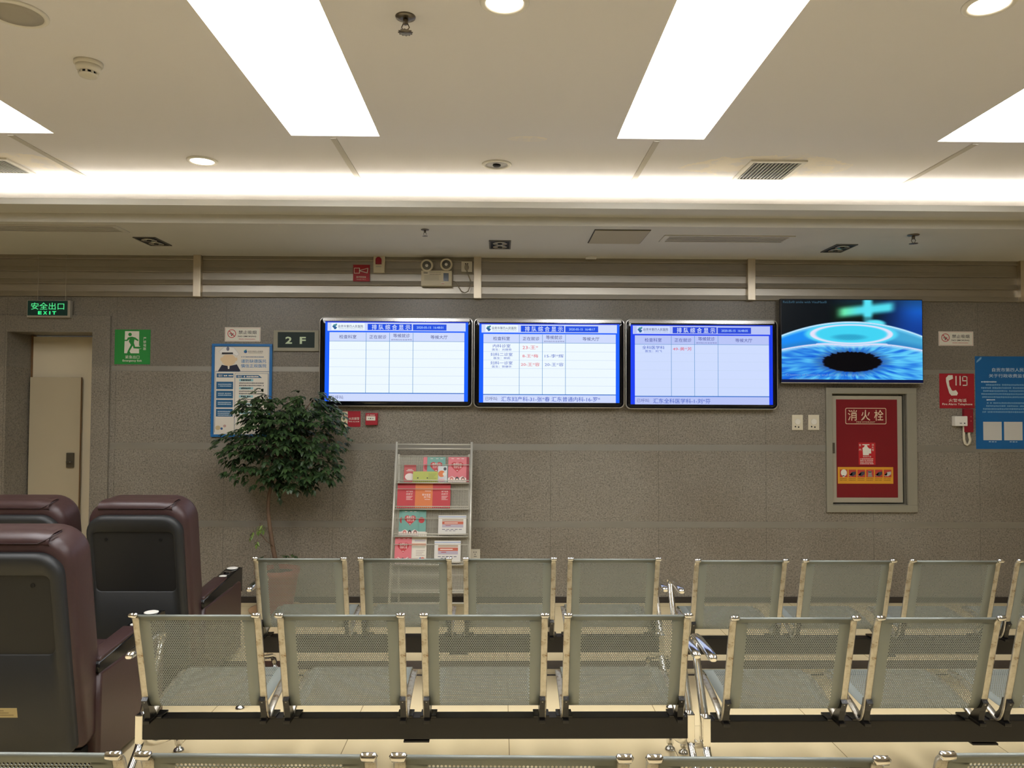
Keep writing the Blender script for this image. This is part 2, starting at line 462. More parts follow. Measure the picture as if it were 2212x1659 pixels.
# ribbed steel cladding between upright covers
zt, zl = ZS, onY(1106, 646, WALL).z
step = (zt-zl-.035)/3.0
divs = [(423, 439), (1024, 1040), (1611, 1627), (2195, 2212)]
dx = [(onY(a, 600, WALL).x, onY(b, 600, WALL).x) for a, b in divs]
edges = [XL] + [q for ab in dx for q in ab] + [XR]
for i in range(0, len(edges), 2):
    a, b = edges[i], edges[i+1]
    pf = []; z = zl
    Y0 = WALL-.012
    while z < zt-.002:
        top = min(z+step, zt)
        lip = [(Y0-.012, z), (Y0-.013, z+.003), (Y0-.006, z+step*.385), (Y0-.002, z+step*.40), (Y0-.001, z+step-.007), (Y0+.009, z+step-.005), (Y0+.009, z+step)]
        pf += [(yy, min(zz, zt)) for yy, zz in lip]; z += step
    pf += [(WALL+.0, zt), (WALL+.0, zl)]
    mb = MB(); mb.rings([[(a, y, z) for y, z in pf], [(b, y, z) for y, z in pf]], STEEL, smooth=False)
    bmesh.ops.recalc_face_normals(mb.bm, faces=list(mb.bm.faces)); struct(mb.build('trim_%d' % k)); k += 1
for a, b in dx:
    mb = MB(); mb.box(a, WALL-.06, zl-.004, b, WALL, zt, STEELV, .003); struct(mb.build('trim_%d' % k)); k += 1
# ceiling battens from each light to the cove
for (a, b), px in zip(panels, ((0, 278), (720, 297), (1421, 300), (2114, 306))):
    p = onZ(px[0], px[1], ZC)
    mb = MB(); mb.box(p.x-.018, yend+.02, ZC-.007, p.x+.018, 5.35, ZC, mat('batten_paint', (196, 190, 178), .7), .002); struct(mb.build('trim_%d' % k)); k += 1

# doorway: stone surround, deep reveal, cream panel and leaf
mb = MB()
fx0, fz1 = onY(-60, 700, WALL).x, onY(130, 682, WALL).z
mb.box(DX1, WALL-.025, 0, fr1-.006, WALL, fz1, GRANITE, .002); mb.box(fx0, WALL-.025, DZ, DX1, WALL, fz1, GRANITE, .002); mb.box(fx0, WALL-.025, 0, DX0, WALL, DZ, GRANITE, .002)
struct(mb.build('trim_%d' % k)); k += 1
CREAMD = mat('cream_door', (224, 211, 182), .45, noise_amt=.05, noise_scale=2); CREAMD2 = mat('cream_leaf', (190, 177, 148), .45, noise_amt=.08, noise_scale=2)
BROWN = mat('brown_edge', (124, 92, 58), .5)
YD = WALL+.34
door = bpy.data.objects.new('door_1', None); COL.objects.link(door); door.location = ((DX0+DX1)/2, YD, 0)
struct(door, 'cream service door set deep in the stone doorway at the far left')
def dl(x, y, z): return (x-door.location.x, y-YD, z)
zz = onY(140, 728, YD).z; xa = onY(75, 760, YD).x; xb = DX1+.03
mb = MB(); mb.box(*dl(xa, YD-.02, 0), *dl(xb, YD+.03, zz), CREAMD); mb.build('panel', door)
mb = MB(); mb.box(*dl(DX0-.02, YD-.03, 0), *dl(xa, YD+.03, DZ+.02), BROWN); mb.box(*dl(xa, YD-.03, zz+.012), *dl(xb, YD+.03, DZ+.02), BROWN); mb.build('door_frame', door)
xl, xr, zl2 = onY(73, 900, YD).x, onY(175, 900, YD-.06).x, onY(140, 815, YD-.06).z
mb = MB(); mb.box(*dl(xl, YD-.065, 0.01), *dl(xr, YD-.045, zl2), CREAMD2, .003); mb.box(*dl(xr-.004, YD-.066, .01), *dl(xr+.001, YD-.05, zl2), BROWN); leaf = mb.build('leaf', door)
ha, hb = onY(145, 978, YD-.07), onY(160, 1010, YD-.07)
mb = MB(); mb.box(*dl(ha.x, YD-.085, hb.z), *dl(hb.x, YD-.065, ha.z), mat('lock_grey', (96, 90, 78), .4, .5), .004); mb.tube([dl(ha.x+.02, YD-.085, hb.z+.05), dl(ha.x+.02, YD-.11, hb.z+.05), dl(hb.x+.0, YD-.115, hb.z+.05)], .008, mat('lock_grey', (96, 90, 78))); mb.build('handle', leaf)

# ------------------------------------------------------------------ ceiling lights and fittings
PANEL = bpy.data.materials.new('light_diffuser'); PANEL.use_nodes = True
_b = PANEL.node_tree.nodes['Principled BSDF']; _b.inputs['Base Color'].default_value = (.8, .8, .8, 1)
_b.inputs['Emission Color'].default_value = (*WARM, 1); _b.inputs['Emission Strength'].default_value = PANEL_STRENGTH
for (a, b), lab in zip(panels, ('long white light panel cut by the left edge of the ceiling', 'long white light panel left of centre ending above the first display',
                               'long white light panel right of centre with a cream inner edge', 'long white light panel cut by the right edge of the ceiling')):
    t = thing('ceiling_light', ((a+b)/2, (YP0+yend)/2, ZC), lab, 'light panel', 'recessed light panels')
    w, l = (b-a)/2, (yend-YP0)/2
    m = MB(); m.box(-w, -l, .045, w, l, .06, PANEL); m.build('diffuser', t)
    m = MB()
    for q in ((-w, -l, -w+.006, l), (w-.006, -l, w, l), (-w+.006, -l, w-.006, -l+.006), (-w+.006, l-.006, w-.006, l)): m.box(q[0], q[1], 0, q[2], q[3], .045, TRIMW)
    m.build('rim', t)
LAMP = emi('lamp_glow', (255, 240, 214), 6.0)
def downlight(px, py, lit, lab, r=.098):
    p = onZ(px, py, ZC); t = thing('downlight', (p.x, p.y, ZC), lab, 'downlight', 'round downlights')
    m = MB(); m.lathe([(r, 0), (r, -.004), (r-.004, -.009), (r-.018, -.010), (r-.024, -.006), (r-.024, -.001)], TRIMW, 32); m.build('trim_ring', t)
    if lit:
        m = MB(); m.lathe([(r-.025, -.002), (r-.025, -.006), (.02, -.009)], LAMP, 28); m.build('bulb', t)
    else:
        m = MB(); m.lathe([(r-.025, -.001), (r-.03, -.004), (.03, -.0045)], mat('reflector_grey', (120, 116, 110), .35, .6), 28); m.build('reflector', t)
        m = MB(); m.lathe([(.026, -.004), (.027, -.010), (.02, -.016), (.006, -.018)], MATBLACK, 16); m.build('bulb', t)
downlight(437, 347, 1, 'lit round downlight between the two left light panels near the cove')
downlight(1073, 355, 0, 'unlit round downlight near the cove at the middle of the ceiling')
downlight(1090, 4, 1, 'lit round downlight at the top edge between the two middle light panels')
downlight(2137, 8, 1, 'lit round downlight at the top right corner of the ceiling')
p = onZ(35, 28, ZC); t = thing('ceiling_speaker', (p.x, p.y, ZC), 'round white ceiling speaker with grey mesh at the top left corner', 'speaker')
m = MB(); m.lathe([(.118, 0), (.118, -.006), (.112, -.010), (.1, -.010), (.098, -.006)], TRIMW, 36); m.build('rim', t)
m = MB(); m.lathe([(.099, -.003), (.099, -.007), (.05, -.009), (.01, -.0095)], mat('speaker_mesh', (172, 166, 154), .6, noise_amt=.25, noise_scale=900), 32); m.build('grille', t)
p = onZ(191, 135, ZC); t = thing('smoke_detector', (p.x, p.y, ZC), 'white round smoke detector on the left of the ceiling', 'smoke detector')
m = MB(); m.lathe([(.062, 0), (.062, -.012), (.056, -.018)], WHITEP, 32); m.build('base', t)
m = MB(); m.lathe([(.054, -.016), (.052, -.034), (.042, -.046), (.04, -.046)], WHITEP, 32); m.lathe([(.036, -.046), (.036, -.058)], MATBLACK, 24)
for kk in range(10):
    a = 2*math.pi*kk/10; m.box(.0375*math.cos(a)-.004, .0375*math.sin(a)-.004, -.058, .0375*math.cos(a)+.004, .0375*math.sin(a)+.004, -.046, WHITEP)
m.lathe([(.042, -.058), (.038, -.066), (.01, -.068)], WHITEP, 28); m.build('sensor', t)
BRASS = mat('sprinkler_metal', (120, 112, 100), .3, .9)
def sprinkler(px, py, z, lab, s=1.0):
    p = onZ(px, py, z); t = thing('sprinkler', (p.x, p.y, z), lab, 'sprinkler', 'fire sprinklers')
    m = MB(); m.lathe([(.042*s, 0), (.04*s, -.006*s), (.02*s, -.010*s)], BRASS, 24); m.build('escutcheon', t)
    m = MB(); m.lathe([(.011*s, -.008*s), (.011*s, -.03*s), (.007*s, -.034*s)], BRASS, 12)
    for sx in (-1, 1): m.tube([(sx*.009*s, 0, -.03*s), (sx*.016*s, 0, -.045*s), (sx*.004*s, 0, -.062*s)], .0025*s, BRASS, 6)
    m.build('frame', t)
    m = MB(); m.lathe([(.006*s, -.06*s), (.026*s, -.064*s), (.026*s, -.067*s), (.004*s, -.068*s)], BRASS, 18)
    for kk in range(12):
        a = 2*math.pi*kk/12; m.box(.027*s*math.cos(a)-.003*s, .027*s*math.sin(a)-.003*s, -.067*s, .027*s*math.cos(a)+.003*s, .027*s*math.sin(a)+.003*s, -.064*s, BRASS)
    m.build('deflector', t)
sprinkler(876, 36, ZC, 'pendent fire sprinkler in the upper ceiling between the middle light panels', 1.0)
sprinkler(1973, 507, ZS, 'fire sprinkler under the soffit above the television')
sprinkler(918, 496, ZS, 'small fire sprinkler under the soffit left of its middle lamp pair', .7)

def vent(px, py, w, d, lab):
    p = onZ(px, py, ZC); t = thing('air_vent', (p.x, p.y, ZC), lab, 'air vent', 'ceiling air vents')
    m = MB(); fw = .028
    for q in ((-w, -d, w, -d+fw), (-w, d-fw, w, d), (-w, -d+fw, -w+fw, d-fw), (w-fw, -d+fw, w, d-fw)): m.box(q[0], q[1], -.012, q[2], q[3], 0, TRIMW, .003)
    m.build('frame', t)
    m = MB(); m.box(-w+fw, -d+fw, -.003, w-fw, d-fw, 0, MATBLACK); m.build('backing', t)
    n = 13; m = MB()
    for i in range(n):
        x = -w+fw + (i+.5)*(2*(w-fw))/n
        m.box(x-.004, -d+fw, -.010, x+.003, d-fw, -.003, mat('louvre_grey', (170, 168, 162), .5))
    m.build('louvre', t)
vent(1660, 367, .185, .205, 'square slatted air vent in the patched ceiling before the cove on the right')
vent(-8, 357, .17, .16, 'square slatted air vent at the left edge of the ceiling')

def twin_spot(px, py, ang, lab):
    p = onZ(px, py, ZS); t = thing('recessed_spotlight', (p.x, p.y, ZS), lab, 'spotlight', 'twin lamps in the soffit', (0, 0, ang))
    m = MB(); w, d = .085, .15
    for q in ((-w, -d, w, -d+.012), (-w, d-.012, w, d), (-w, -d+.012, -w+.012, d-.012), (w-.012, -d+.012, w, d-.012)): m.box(q[0], q[1], -.007, q[2], q[3], 0, mat('spot_frame', (96, 92, 84), .5), .001)
    m.build('frame', t)
    m = MB(); m.box(-w+.012, -d+.012, -.003, w-.012, d-.012, 0, MATBLACK); m.build('housing', t)
    REF = mat('lamp_reflector', (210, 206, 196), .18, 1.0)
    for sy in (-.062, .062):
        m = MB(); m.lathe([(.056, -.003), (.056, -.010), (.052, -.012), (.045, -.008), (.02, -.004)], REF, 24, (0, sy, 0)); m.lathe([(.018, -.004), (.018, -.014), (.01, -.017)], mat('lamp_cap', (70, 66, 60), .4, .6), 14, (0, sy, 0)); m.build('lamp', t)
twin_spot(330, 521, 0, 'dark twin spotlight recessed in the soffit at the left')
twin_spot(1080, 528, math.pi/2*0, 'dark twin spotlight recessed in the middle of the soffit')
twin_spot(1812, 536, 0, 'dark twin spotlight recessed in the soffit above the television')
def soffit_plate(name, pxs, lab, cat, m_, slot=False):
    a = onZ(pxs[0], pxs[2], ZS); b = onZ(pxs[1], pxs[2], ZS); ya, yb2 = onZ(1106, pxs[2], ZS).y, onZ(1106, pxs[3], ZS).y
    cx, cy = (a.x+b.x)/2, (ya+yb2)/2; w, d = abs(b.x-a.x)/2, abs(ya-yb2)/2
    t = thing(name, (cx, cy, ZS), lab, cat)
    if slot:
        m = MB(); f = .02
        for q in ((-w, -d, w, -d+f), (-w, d-f, w, d), (-w, -d+f, -w+f*2, d-f), (w-f*2, -d+f, w, d-f)): m.box(q[0], q[1], -.008, q[2], q[3], 0, m_, .002)
        m.build('frame', t)
        m = MB(); m.box(-w+2*f, -d+f, -.003, w-2*f, d-f, 0, mat('slot_grey', (150, 147, 138), .6))
        for i in range(3):
            y = -d+f+(i+1)*(2*d-2*f)/4; m.box(-w+2*f, y-.004, -.007, w-2*f, y+.004, -.003, m_)
        m.build('blades', t)
    else:
        m = MB(); m.box(-w, -d, -.004, w, d, 0, mat('gap_dark', (66, 62, 54), .7)); m.build('gap', t)
        m = MB(); m.box(-w+.006, -d+.006, -.009, w-.006, d-.006, -.004, m_, .001); m.build('hatch', t)
    return t
soffit_plate('access_panel', (1270, 1384, 523, 494), 'tan square access panel in the soffit right of the middle lamp pair', 'access panel', mat('access_tan', (176, 166, 140), .6))
soffit_plate('slot_diffuser', (1425, 1703, 519, 505), 'long slot air diffuser in the soffit right of the tan access panel', 'air diffuser', SOFFIT, True)
soffit_plate('slot_diffuser', (8, 294, 507, 493), 'long slot air diffuser in the soffit at the far left', 'air diffuser', SOFFIT, True)
p = onZ(1274, 559, ZS); m = MB(); m.box(-.045, -.03, -.018, .045, .03, 0, TRIMW, .006); tag(m.build('cable_cover', None, (p.x, WALL-.1, ZS)), 'small white cover stuck under the soffit above the second steel cladding', 'cover')

# ------------------------------------------------------------------ signs and fittings on the wall
GREEN = pr((34, 136, 56)); SIGNW = pr((226, 222, 206)); INK = pr((40, 36, 36)); INKR = pr((190, 60, 60))
# hanging exit sign
s = Sign(60, 649, 153, 686, WALL-.05); t = thing('exit_sign', s.loc, 'lit green exit sign hanging on two thin rods above the doorway', 'exit sign')
s.B(60, 649, 153, 686, -.03, .012, mat('sign_alu', (186, 182, 168), .35, .6), .003); s.build('case', t)
s = Sign(60, 649, 153, 686, WALL-.05).view(0, 620, 6.32)
EX = emi('exit_face', (18, 36, 28)); EL = emi('exit_letters', (84, 226, 138)); EL2 = emi('exit_letters_en', (64, 244, 142))
s.R(388, 190, 934, 392, EX, .0125); s.T('安全出口', 436, 216, 888, 312, EL, .013, .012); [s.T(ch, x0, 332, x0+wd, 378, EL2, .013, .045) for ch, x0, wd in (('E', 532, 50), ('X', 602, 56), ('I', 684, 18), ('T', 726, 54))]
s.build('lit_face', t)
lz = ZS-t.location.z
for px in (81, 141):
    m = MB()
    x = onY(px, 640, WALL-.05).x-t.location.x
    m.tube([(x, .004, s.h/2-.004), (x,   .004, lz)], .0016, GREYP, 6); m.build('hanging_rod', t)

# green emergency-exit sticker
s = Sign(248, 712, 325, 787); s.B(248, 712, 325, 787, 0, .003, GREEN, .001); s.view(0, 620, 6.32)
s.P([(1706, 604), (1900, 604), (1900, 790), (1902, 905), (1700, 905)], SIGNW, .0034)
G2 = .0038
s.E(1775, 648, 24, 24, GREEN, G2)
for q in ([(1745, 690), (1800, 678), (1850, 690), (1894, 725), (1886, 740), (1838, 716), (1830, 760), (1820, 780), (1760, 745), (1770, 712), (1738, 738), (1702, 738), (1702, 722), (1735, 718)],
          [(1760, 745), (1824, 745), (1848, 815), (1920, 815), (1938, 838), (1905, 842), (1828, 838), (1815, 800), (1772, 878), (1790, 905), (1738, 905), (1750, 870), (1790, 790)]): s.P(q, GREEN, G2); G2 += .0004
s.P([(1905, 800), (1938, 838), (1915, 846), (1862, 838), (1862, 822), (1900, 822)], SIGNW, .0036)
s.T('紧急出口', 1715, 934, 1908, 978, SIGNW, .0036, .01); s.T('Emergency Exit', 1680, 992, 1942, 1026, SIGNW, .0036, .015)
for i, ch in enumerate('严禁堵塞'): s.T(ch, 1956, 684+i*46, 1998, 722+i*46, SIGNW, .0036)
tag(s.build('exit_sticker', None, s.loc), 'green emergency exit sticker with running figure right of the doorway', 'sign')

# two no-smoking plates
def no_smoking(bx, lab):
    x0, y0, x1, y1 = bx; s = Sign(*bx); W_, H_ = x1-x0, y1-y0
    s.B(x0, y0, x1, y1, 0, .004, SIGNW, .001)
    s.view(x0, y0, 1/(W_/477.0)); k = 477.0/W_; hh = H_*k
    L = .0045
    for q in ((8, 8, 469, 11), (8, hh-11, 469, hh-8), (8, 8, 11, hh-8), (466, 8, 469, hh-8)): s.R(*q, pr((206, 120, 110)), L)
    s.O(93, 86, 57, 57, 9, INKR, L+.0004); s.P([(52, 52), (60, 44), (134, 120), (126, 128)], INKR, L+.0004)
    s.R(62, 84, 118, 93, INK, L); s.R(84, 98, 100, 116, INK, L)
    s.T('禁止吸烟', 184, 44, 422, 92, INK, L, .018); s.T('NO SMOKING', 178, 112, 420, 132, INK, L, .02)
    s.lines(188, 158, 410, 1, 10, 9, INKR, L, 3)
    tag(s.build('no_smoking_sign', None, s.loc), lab, 'sign')
no_smoking((486, 707, 563, 738), 'white no smoking plate above the blue framed poster')
no_smoking((2027, 716, 2102, 747), 'white no smoking plate right of the television')

# 2F floor sign
s = Sign(592, 714, 690, 759); s.B(592, 714, 690, 759, 0, .02, mat('floor_sign_frame', (148, 143, 122), .5), .004); s.view(440, 690, 6.146)
s.R(992, 172, 1480, 378, pr((14, 36, 32), .6), .0206); s.T('2', 1094, 232, 1182, 326, pr((196, 212, 176)), .021, .03); s.T('F', 1284, 234, 1364, 328, pr((196, 212, 176)), .021, .03)
tag(s.build('floor_sign', None, s.loc), 'dark green 2 F floor sign in a beige frame left of the displays', 'sign')

# blue framed notice about touts, with a uniformed figure reduced to a plain bust
s = Sign(458, 743, 588, 944); t = thing('framed_poster', s.loc, 'blue framed white notice board with a policeman bust, partly behind the tree', 'poster')
a = s.p(458, 944); b = s.p(588, 743)
BLUEF = pr((28, 108, 172), .35); fw = .022
for q in ((a[0], a[1], b[0], a[1]+fw), (a[0], b[1]-fw, b[0], b[1]), (a[0], a[1]+fw, a[0]+fw, b[1]-fw), (b[0]-fw, a[1]+fw, b[0], b[1]-fw)): s.box(q[0], q[1], 0, q[2], q[3], .02, BLUEF, .003)
s.build('frame', t)
s = Sign(458, 743, 588, 944); PAPER = pr((230, 222, 206)); s.R(460, 746, 586, 941, PAPER, .008); s.view(440, 690, 6.146)
n = .0086; NAVY = pr((24, 28, 52)); SKIN = pr((230, 202, 160)); DBL = pr((24, 92, 134)); LBL = pr((52, 128, 186))
s.P([(190, 690), (240, 605), (330, 622), (440, 598), (490, 685), (470, 690)], NAVY, n)
s.P([(318, 622), (330, 618), (345, 622), (340, 660), (322, 660)], PAPER, n+.0003)
s.E(330, 540, 94, 80, SKIN, n+.0004); s.E(236, 530, 16, 24, SKIN, n+.0002); s.E(430, 530, 16, 24, SKIN, n+.0002)
s.P([(192, 430), (260, 370), (320, 358), (400, 372), (474, 460), (440, 495), (400, 470), (240, 470)], pr((214, 210, 204)), n+.0008)
s.P([(205, 432), (265, 378), (320, 366), (395, 380), (462, 460), (440, 484), (400, 462), (240, 462)], pr((240, 236, 228)), n+.0012)
s.P([(240, 440), (385, 440), (390, 462), (238, 466)], INK, n+.0016); s.E(318, 392, 20, 28, pr((112, 112, 128)), n+.0016)
s.E(552, 428, 22, 20, pr((36, 92, 156)), n); s.P([(530, 415), (562, 398), (570, 406), (540, 424)], pr((60, 160, 150)), n+.0003)
s.T('自贡市第四人民医院', 588, 416, 784, 436, INK, n); s.lines(592, 446, 780, 1, 8, 5, INK, n, 5)
s.lines(498, 499, 800, 1, 10, 16, pr((110, 128, 150)), n, 6)
s.T('谨防缺德医托', 494, 530, 832, 578, LBL, n, .015); s.T('慎信正规医院', 494, 592, 832, 640, LBL, n, .015)
for q in ((156, 690, 880, 696), (156, 696, 160, 1500), (874, 696, 880, 1500), (415, 716, 420, 1490), (856, 716, 862, 1490), (415, 716, 862, 720)): s.R(*q, pr((60, 92, 124)), n)
s.R(174, 718, 396, 772, DBL, n); s.T('“医托”', 190, 732, 260, 762, PAPER, n+.0004, .01); s.lines(270, 748, 392, 1, 8, 22, PAPER, n+.0004, 8)
s.P([(434, 738), (730, 738), (776, 776), (434, 776)], DBL, n); s.T('“医托”', 442, 744, 520, 770, PAPER, n+.0004, .01); s.lines(535, 758, 735, 1, 8, 24, PAPER, n+.0004, 9)
for i, (ya, yb2) in enumerate(((828, 928), (948, 1050), (1068, 1170), (1188, 1290))):
    s.R(172, ya, 394, yb2, DBL, n); s.lines(195, ya+35, 375, 2 if i < 3 else 3, 24, 15, pr((196, 214, 220)), n+.0004, 11+i)
for i in range(5):
    s.R(474, 790+i*108, 660, 822+i*108, pr((150, 200, 204)), n); s.lines(500, 806+i*108, 630, 1, 10, 24, INK, n+.0004, 21+i); s.lines(474, 846+i*108, 800, 2, 32, 20, pr((110, 108, 104)), n, 31+i)
s.E(200, 1440, 34, 30, pr((206, 184, 140)), n); s.E(290, 1415, 20, 18, pr((196, 160, 150)), n); s.E(250, 1450, 16, 16, pr((70, 110, 160)), n)
s.build('notice_sheet', t)

# red sound-alarm sign, white sounder, emergency lamp, socket on the steel cladding
YC = WALL-.012-.013
s = Sign(763, 572, 799, 608, YC); s.B(763, 572, 799, 608, 0, .003, RED, .0008); s.view(740, 540, 6.9125); n = .0035
for q in ((172, 268, 258, 276), (172, 344, 258, 352), (172, 276, 180, 344), (248, 276, 258, 344)): s.R(*q, SIGNW, n)
for q in ([(258, 302), (382, 268), (382, 276), (258, 310)], [(258, 308), (378, 340), (366, 348), (258, 318)], [(374, 270), (384, 270), (374, 350), (362, 344)]): s.P(q, SIGNW, n)
s.T('发声警报器', 205, 392, 352, 418, SIGNW, n, .01); s.T('Sounder Alarm', 212, 432, 350, 446, SIGNW, n)
tag(s.build('alarm_sign', None, s.loc), 'small red siren sign on the steel cladding above the first display', 'sign')
s = Sign(808, 554, 832, 590, YC); t = thing('alarm_sounder', s.loc, 'white alarm sounder with a red arched lens on the steel cladding', 'alarm')
s.B(808, 554, 832, 590, 0, .035, CREAMP, .004); s.view(740, 540, 6.9125); s.R(508, 246, 590, 268, pr((190, 186, 170)), .0355); s.build('case', t)
s = Sign(808, 554, 832, 590, YC).view(740, 540, 6.9125)
arch = [s.p(504, 226), s.p(592, 226), s.p(592, 160)] + [s.p(548+44*math.cos(a), 160-44*math.sin(a)) for a in [math.pi*i/8 for i in range(1, 8)]] + [s.p(504, 160)]
s.slab(arch, .034, .048, mat('red_lens', (150, 24, 40), .2), .006); s.build('lens', t)
s = Sign(911, 587, 977, 620, YC); t = thing('emergency_light', s.loc, 'white twin-head emergency light box on the steel cladding', 'emergency light')
s.B(911, 587, 977, 620, 0, .06, CREAMP, .006); s.view(740, 540, 6.9125); n = .0606
s.R(1514, 362, 1590, 482, pr((40, 50, 54), .2), n); s.lines(1220, 352, 1284, 2, 14, 10, INK, n, 3); s.lines(1300, 352, 1480, 1, 9, 8, pr((120, 116, 100)), n, 4); s.lines(1300, 381, 1480, 1, 9, 8, INK, n, 4)
for i in range(4): s.R(1230, 402+i*20, 1450, 407+i*20, pr((150, 146, 130)), n)
s.R(1478, 496, 1530, 522, pr((226, 220, 204)), n); s.R(1484, 516, 1526, 522, INKR, n+.0003)
case = s.build('case', t)
for i, (px, py, ang) in enumerate(((1268, 246, .35), (1556, 236, .1))):
    s2 = Sign(911, 587, 977, 620, YC).view(740, 540, 6.9125); u, v = s2.p(px, py)
    Mx = Matrix.Translation((u, -.05, v)) @ Matrix.Rotation(math.pi/2+ang*.6, 4, 'X') @ Matrix.Rotation(0, 4, 'Z')
    m = MB(Mx); m.lathe([(.012, -.03), (.034, -.012), (.05, .006), (.053, .012), (.053, .02), (.049, .024)], CREAMP, 28); m.lathe([(.049, .021), (.03, .026), (.012, .030)], mat('lamp_lens', (100, 98, 92), .15, 0, noise_amt=.4, noise_scale=90), 24); m.lathe([(.014, .029), (.012, .035), (.004, .037)], mat('bulb_glint', (236, 232, 222), .2), 12)
    hd = m.build('lamp_head', t)
    m = MB(); m.tube([(u+(.02 if i == 0 else -.02), -.03, s2.h/2-.002), (u*1.0, -.03, v-.03)], .006, GREYP, 8); m.build('lamp_neck', t)
s = Sign(997, 566, 1020, 588, YC); t = thing('wall_socket', s.loc, 'white double-pin socket with a grey plug beside the emergency light', 'socket')
s.B(997, 566, 1020, 588, 0, .03, WHITEP, .003); s.view(740, 540, 6.9125); s.E(1840, 216, 9, 9, INK, .0305); s.E(1870, 216, 9, 9, INK, .0305); s.build('faceplate', t)
s = Sign(997, 566, 1020, 588, YC).view(740, 540, 6.9125)
u, v = s.p(1856, 275)
m = MB(WALLMAP.copy()); m.slab(ellipse(u, v, .018, .026, 16), .029, .06, mat('plug_grey', (158, 150, 134), .5), .008); m.build('plug', t)
pts = [(1858, 320), (1885, 400), (1912, 470), (1905, 560), (1880, 630), (1830, 655), (1780, 630), (1740, 570), (1712, 510), (1680, 485), (1648, 484)]
m = MB(); m.tube([(s.p(*q)[0], -.05+.0*i, s.p(*q)[1]) for i, q in enumerate(pts)], .005, mat('cord_grey', (150, 142, 126), .6), 8); m.build('cord', t)

# fire-alarm sign and call point below the first display
s = Sign(737, 888, 779, 922); s.B(737, 888, 779, 922, 0, .003, RED, .0008); s.view(690, 860, 13.825); n = .0035
s.R(655, 402, 845, 856, pr((224, 214, 178)), n); s.P([(720, 730), (790, 690), (790, 720), (760, 760)], RED, n+.0004); s.O(800, 530, 28, 28, 10, RED, n+.0004); s.R(690, 560, 770, 640, RED, n+.0004)
s.T('火灾报警', 880, 572, 1198, 650, SIGNW, n, .012); s.T('FIRE ALARM', 880, 684, 1190, 716, SIGNW, n, .01)
tag(s.build('fire_alarm_sign', None, s.loc), 'red fire alarm sign half behind the tree under the first display', 'sign')
s = Sign(791, 892, 817, 918); t = thing('alarm_call_point', s.loc, 'red square fire alarm call point with a white window under the first display', 'alarm')
s.B(791, 892, 817, 918, 0, .04, RED, .004); s.view(690, 860, 13.825); s.T('火警', 1430, 485, 1505, 525, SIGNW, .0405); s.lines(1525, 505, 1680, 1, 9, 26, SIGNW, .0405, 3); s.R(1430, 690, 1690, 694, pr((120, 20, 30)), .0405); s.build('case', t)
s = Sign(791, 892, 817, 918).view(690, 860, 13.825); s.B(1425, 540, 1692, 664, .039, .043, SIGNW, .001)
s.E(1556, 606, 18, 18, INK, .0436); s.R(1478, 598, 1520, 614, INK, .0436); s.R(1600, 598, 1640, 614, INK, .0436); s.build('window', t)

# two wall switches
for px, lab in ((1710, 'cream wall switch farther from the hydrant cabinet'), (1745, 'cream wall switch nearer to the hydrant cabinet')):
    s = Sign(px, 896, px+23.5, 929); t = thing('wall_switch', s.loc, lab, 'switch', 'cream wall switches')
    s.B(px, 896, px+23.5, 929, 0, .012, CREAMP, .003); s.build('faceplate', t)
    s = Sign(px, 896, px+23.5, 929); u, v = s.p(px+12, 911); s.slab(ellipse(u, v, .026, .026, 20), .011, .018, WHITEP, .004); s.build('dial', t)
    s = Sign(px, 896, px+23.5, 929); s.B(px+2, 917, px+21.5, 927, .011, .016, CREAMP, .002); s.R(px+5, 920, px+8, 923, INK, .0166); s.R(px+12, 921, px+15, 924, INK, .0166); s.build('key', t)

# fire hydrant cabinet
s = Sign(1783, 838, 1978, 1106); t = thing('hydrant_cabinet', s.loc, 'grey framed fire hydrant cabinet with a red door panel under the television', 'fire cabinet')
FR = mat('cabinet_frame', (158, 154, 138), .4, .35, noise_amt=.04, noise_scale=4)
for q in ((1783, 838, 1978, 850.5), (1783, 1090.5, 1978, 1106), (1783, 850.5, 1796, 1090.5), (1957, 850.5, 1978, 1090.5)): s.B(*q, -.0, .025, FR, .004)
fr = s.build('frame', t)
s = Sign(1783, 838, 1978, 1106); s.B(1796.3, 851, 1956.7, 1090, -.12, -.10, FR)
for q in ((1796.3, 851, 1797.5, 1090), (1955.5, 851, 1956.7, 1090), (1797.5, 851, 1955.5, 852), (1797.5, 1089, 1955.5, 1090)): s.B(*q, -.10, 0, FR)
s.build('box', t)
s = Sign(1783, 838, 1978, 1106); DOORM = mat('cabinet_door', (186, 180, 162), .35, .4, noise_amt=.04, noise_scale=4)
s.B(1799, 855, 1951, 1086, -.05, -.012, DOORM, .003); dr = s.build('door', t)
s = Sign(1783, 838, 1978, 1106); s.B(1808, 863, 1940, 1075, -.012, -.009, REDD); s.view(1660, 820, 4.007); n = -.0084
a = s.p(672, 386); b = s.p(1027, 246)
CREAMI = pr((216, 192, 160))
o1 = rrect(a[0], a[1], b[0], b[1], .012, 4); o2 = rrect(a[0]+.005, a[1]+.005, b[0]-.005, b[1]-.005, .009, 4)
for i in range(len(o1)):
    j = (i+1) % len(o1); s.face([(*o1[i], n), (*o1[j], n), (*o2[j], n), (*o2[i], n)], CREAMI)
for ch, x0 in (('消', 694), ('火', 808), ('栓', 922)): s.T(ch, x0, 262, x0+80, 356, CREAMI, n, .016)
s.T('FIRE HYDRANT', 768, 362, 930, 374, CREAMI, n)
s.R(784, 546, 930, 738, pr((184, 30, 36)), n); n2 = n+.0005
s.R(816, 560, 878, 568, SIGNW, n2); s.P([(838, 566), (856, 566), (862, 584), (878, 598), (892, 598), (892, 640), (874, 640), (872, 655), (822, 655), (818, 592), (832, 584)], SIGNW, n2)
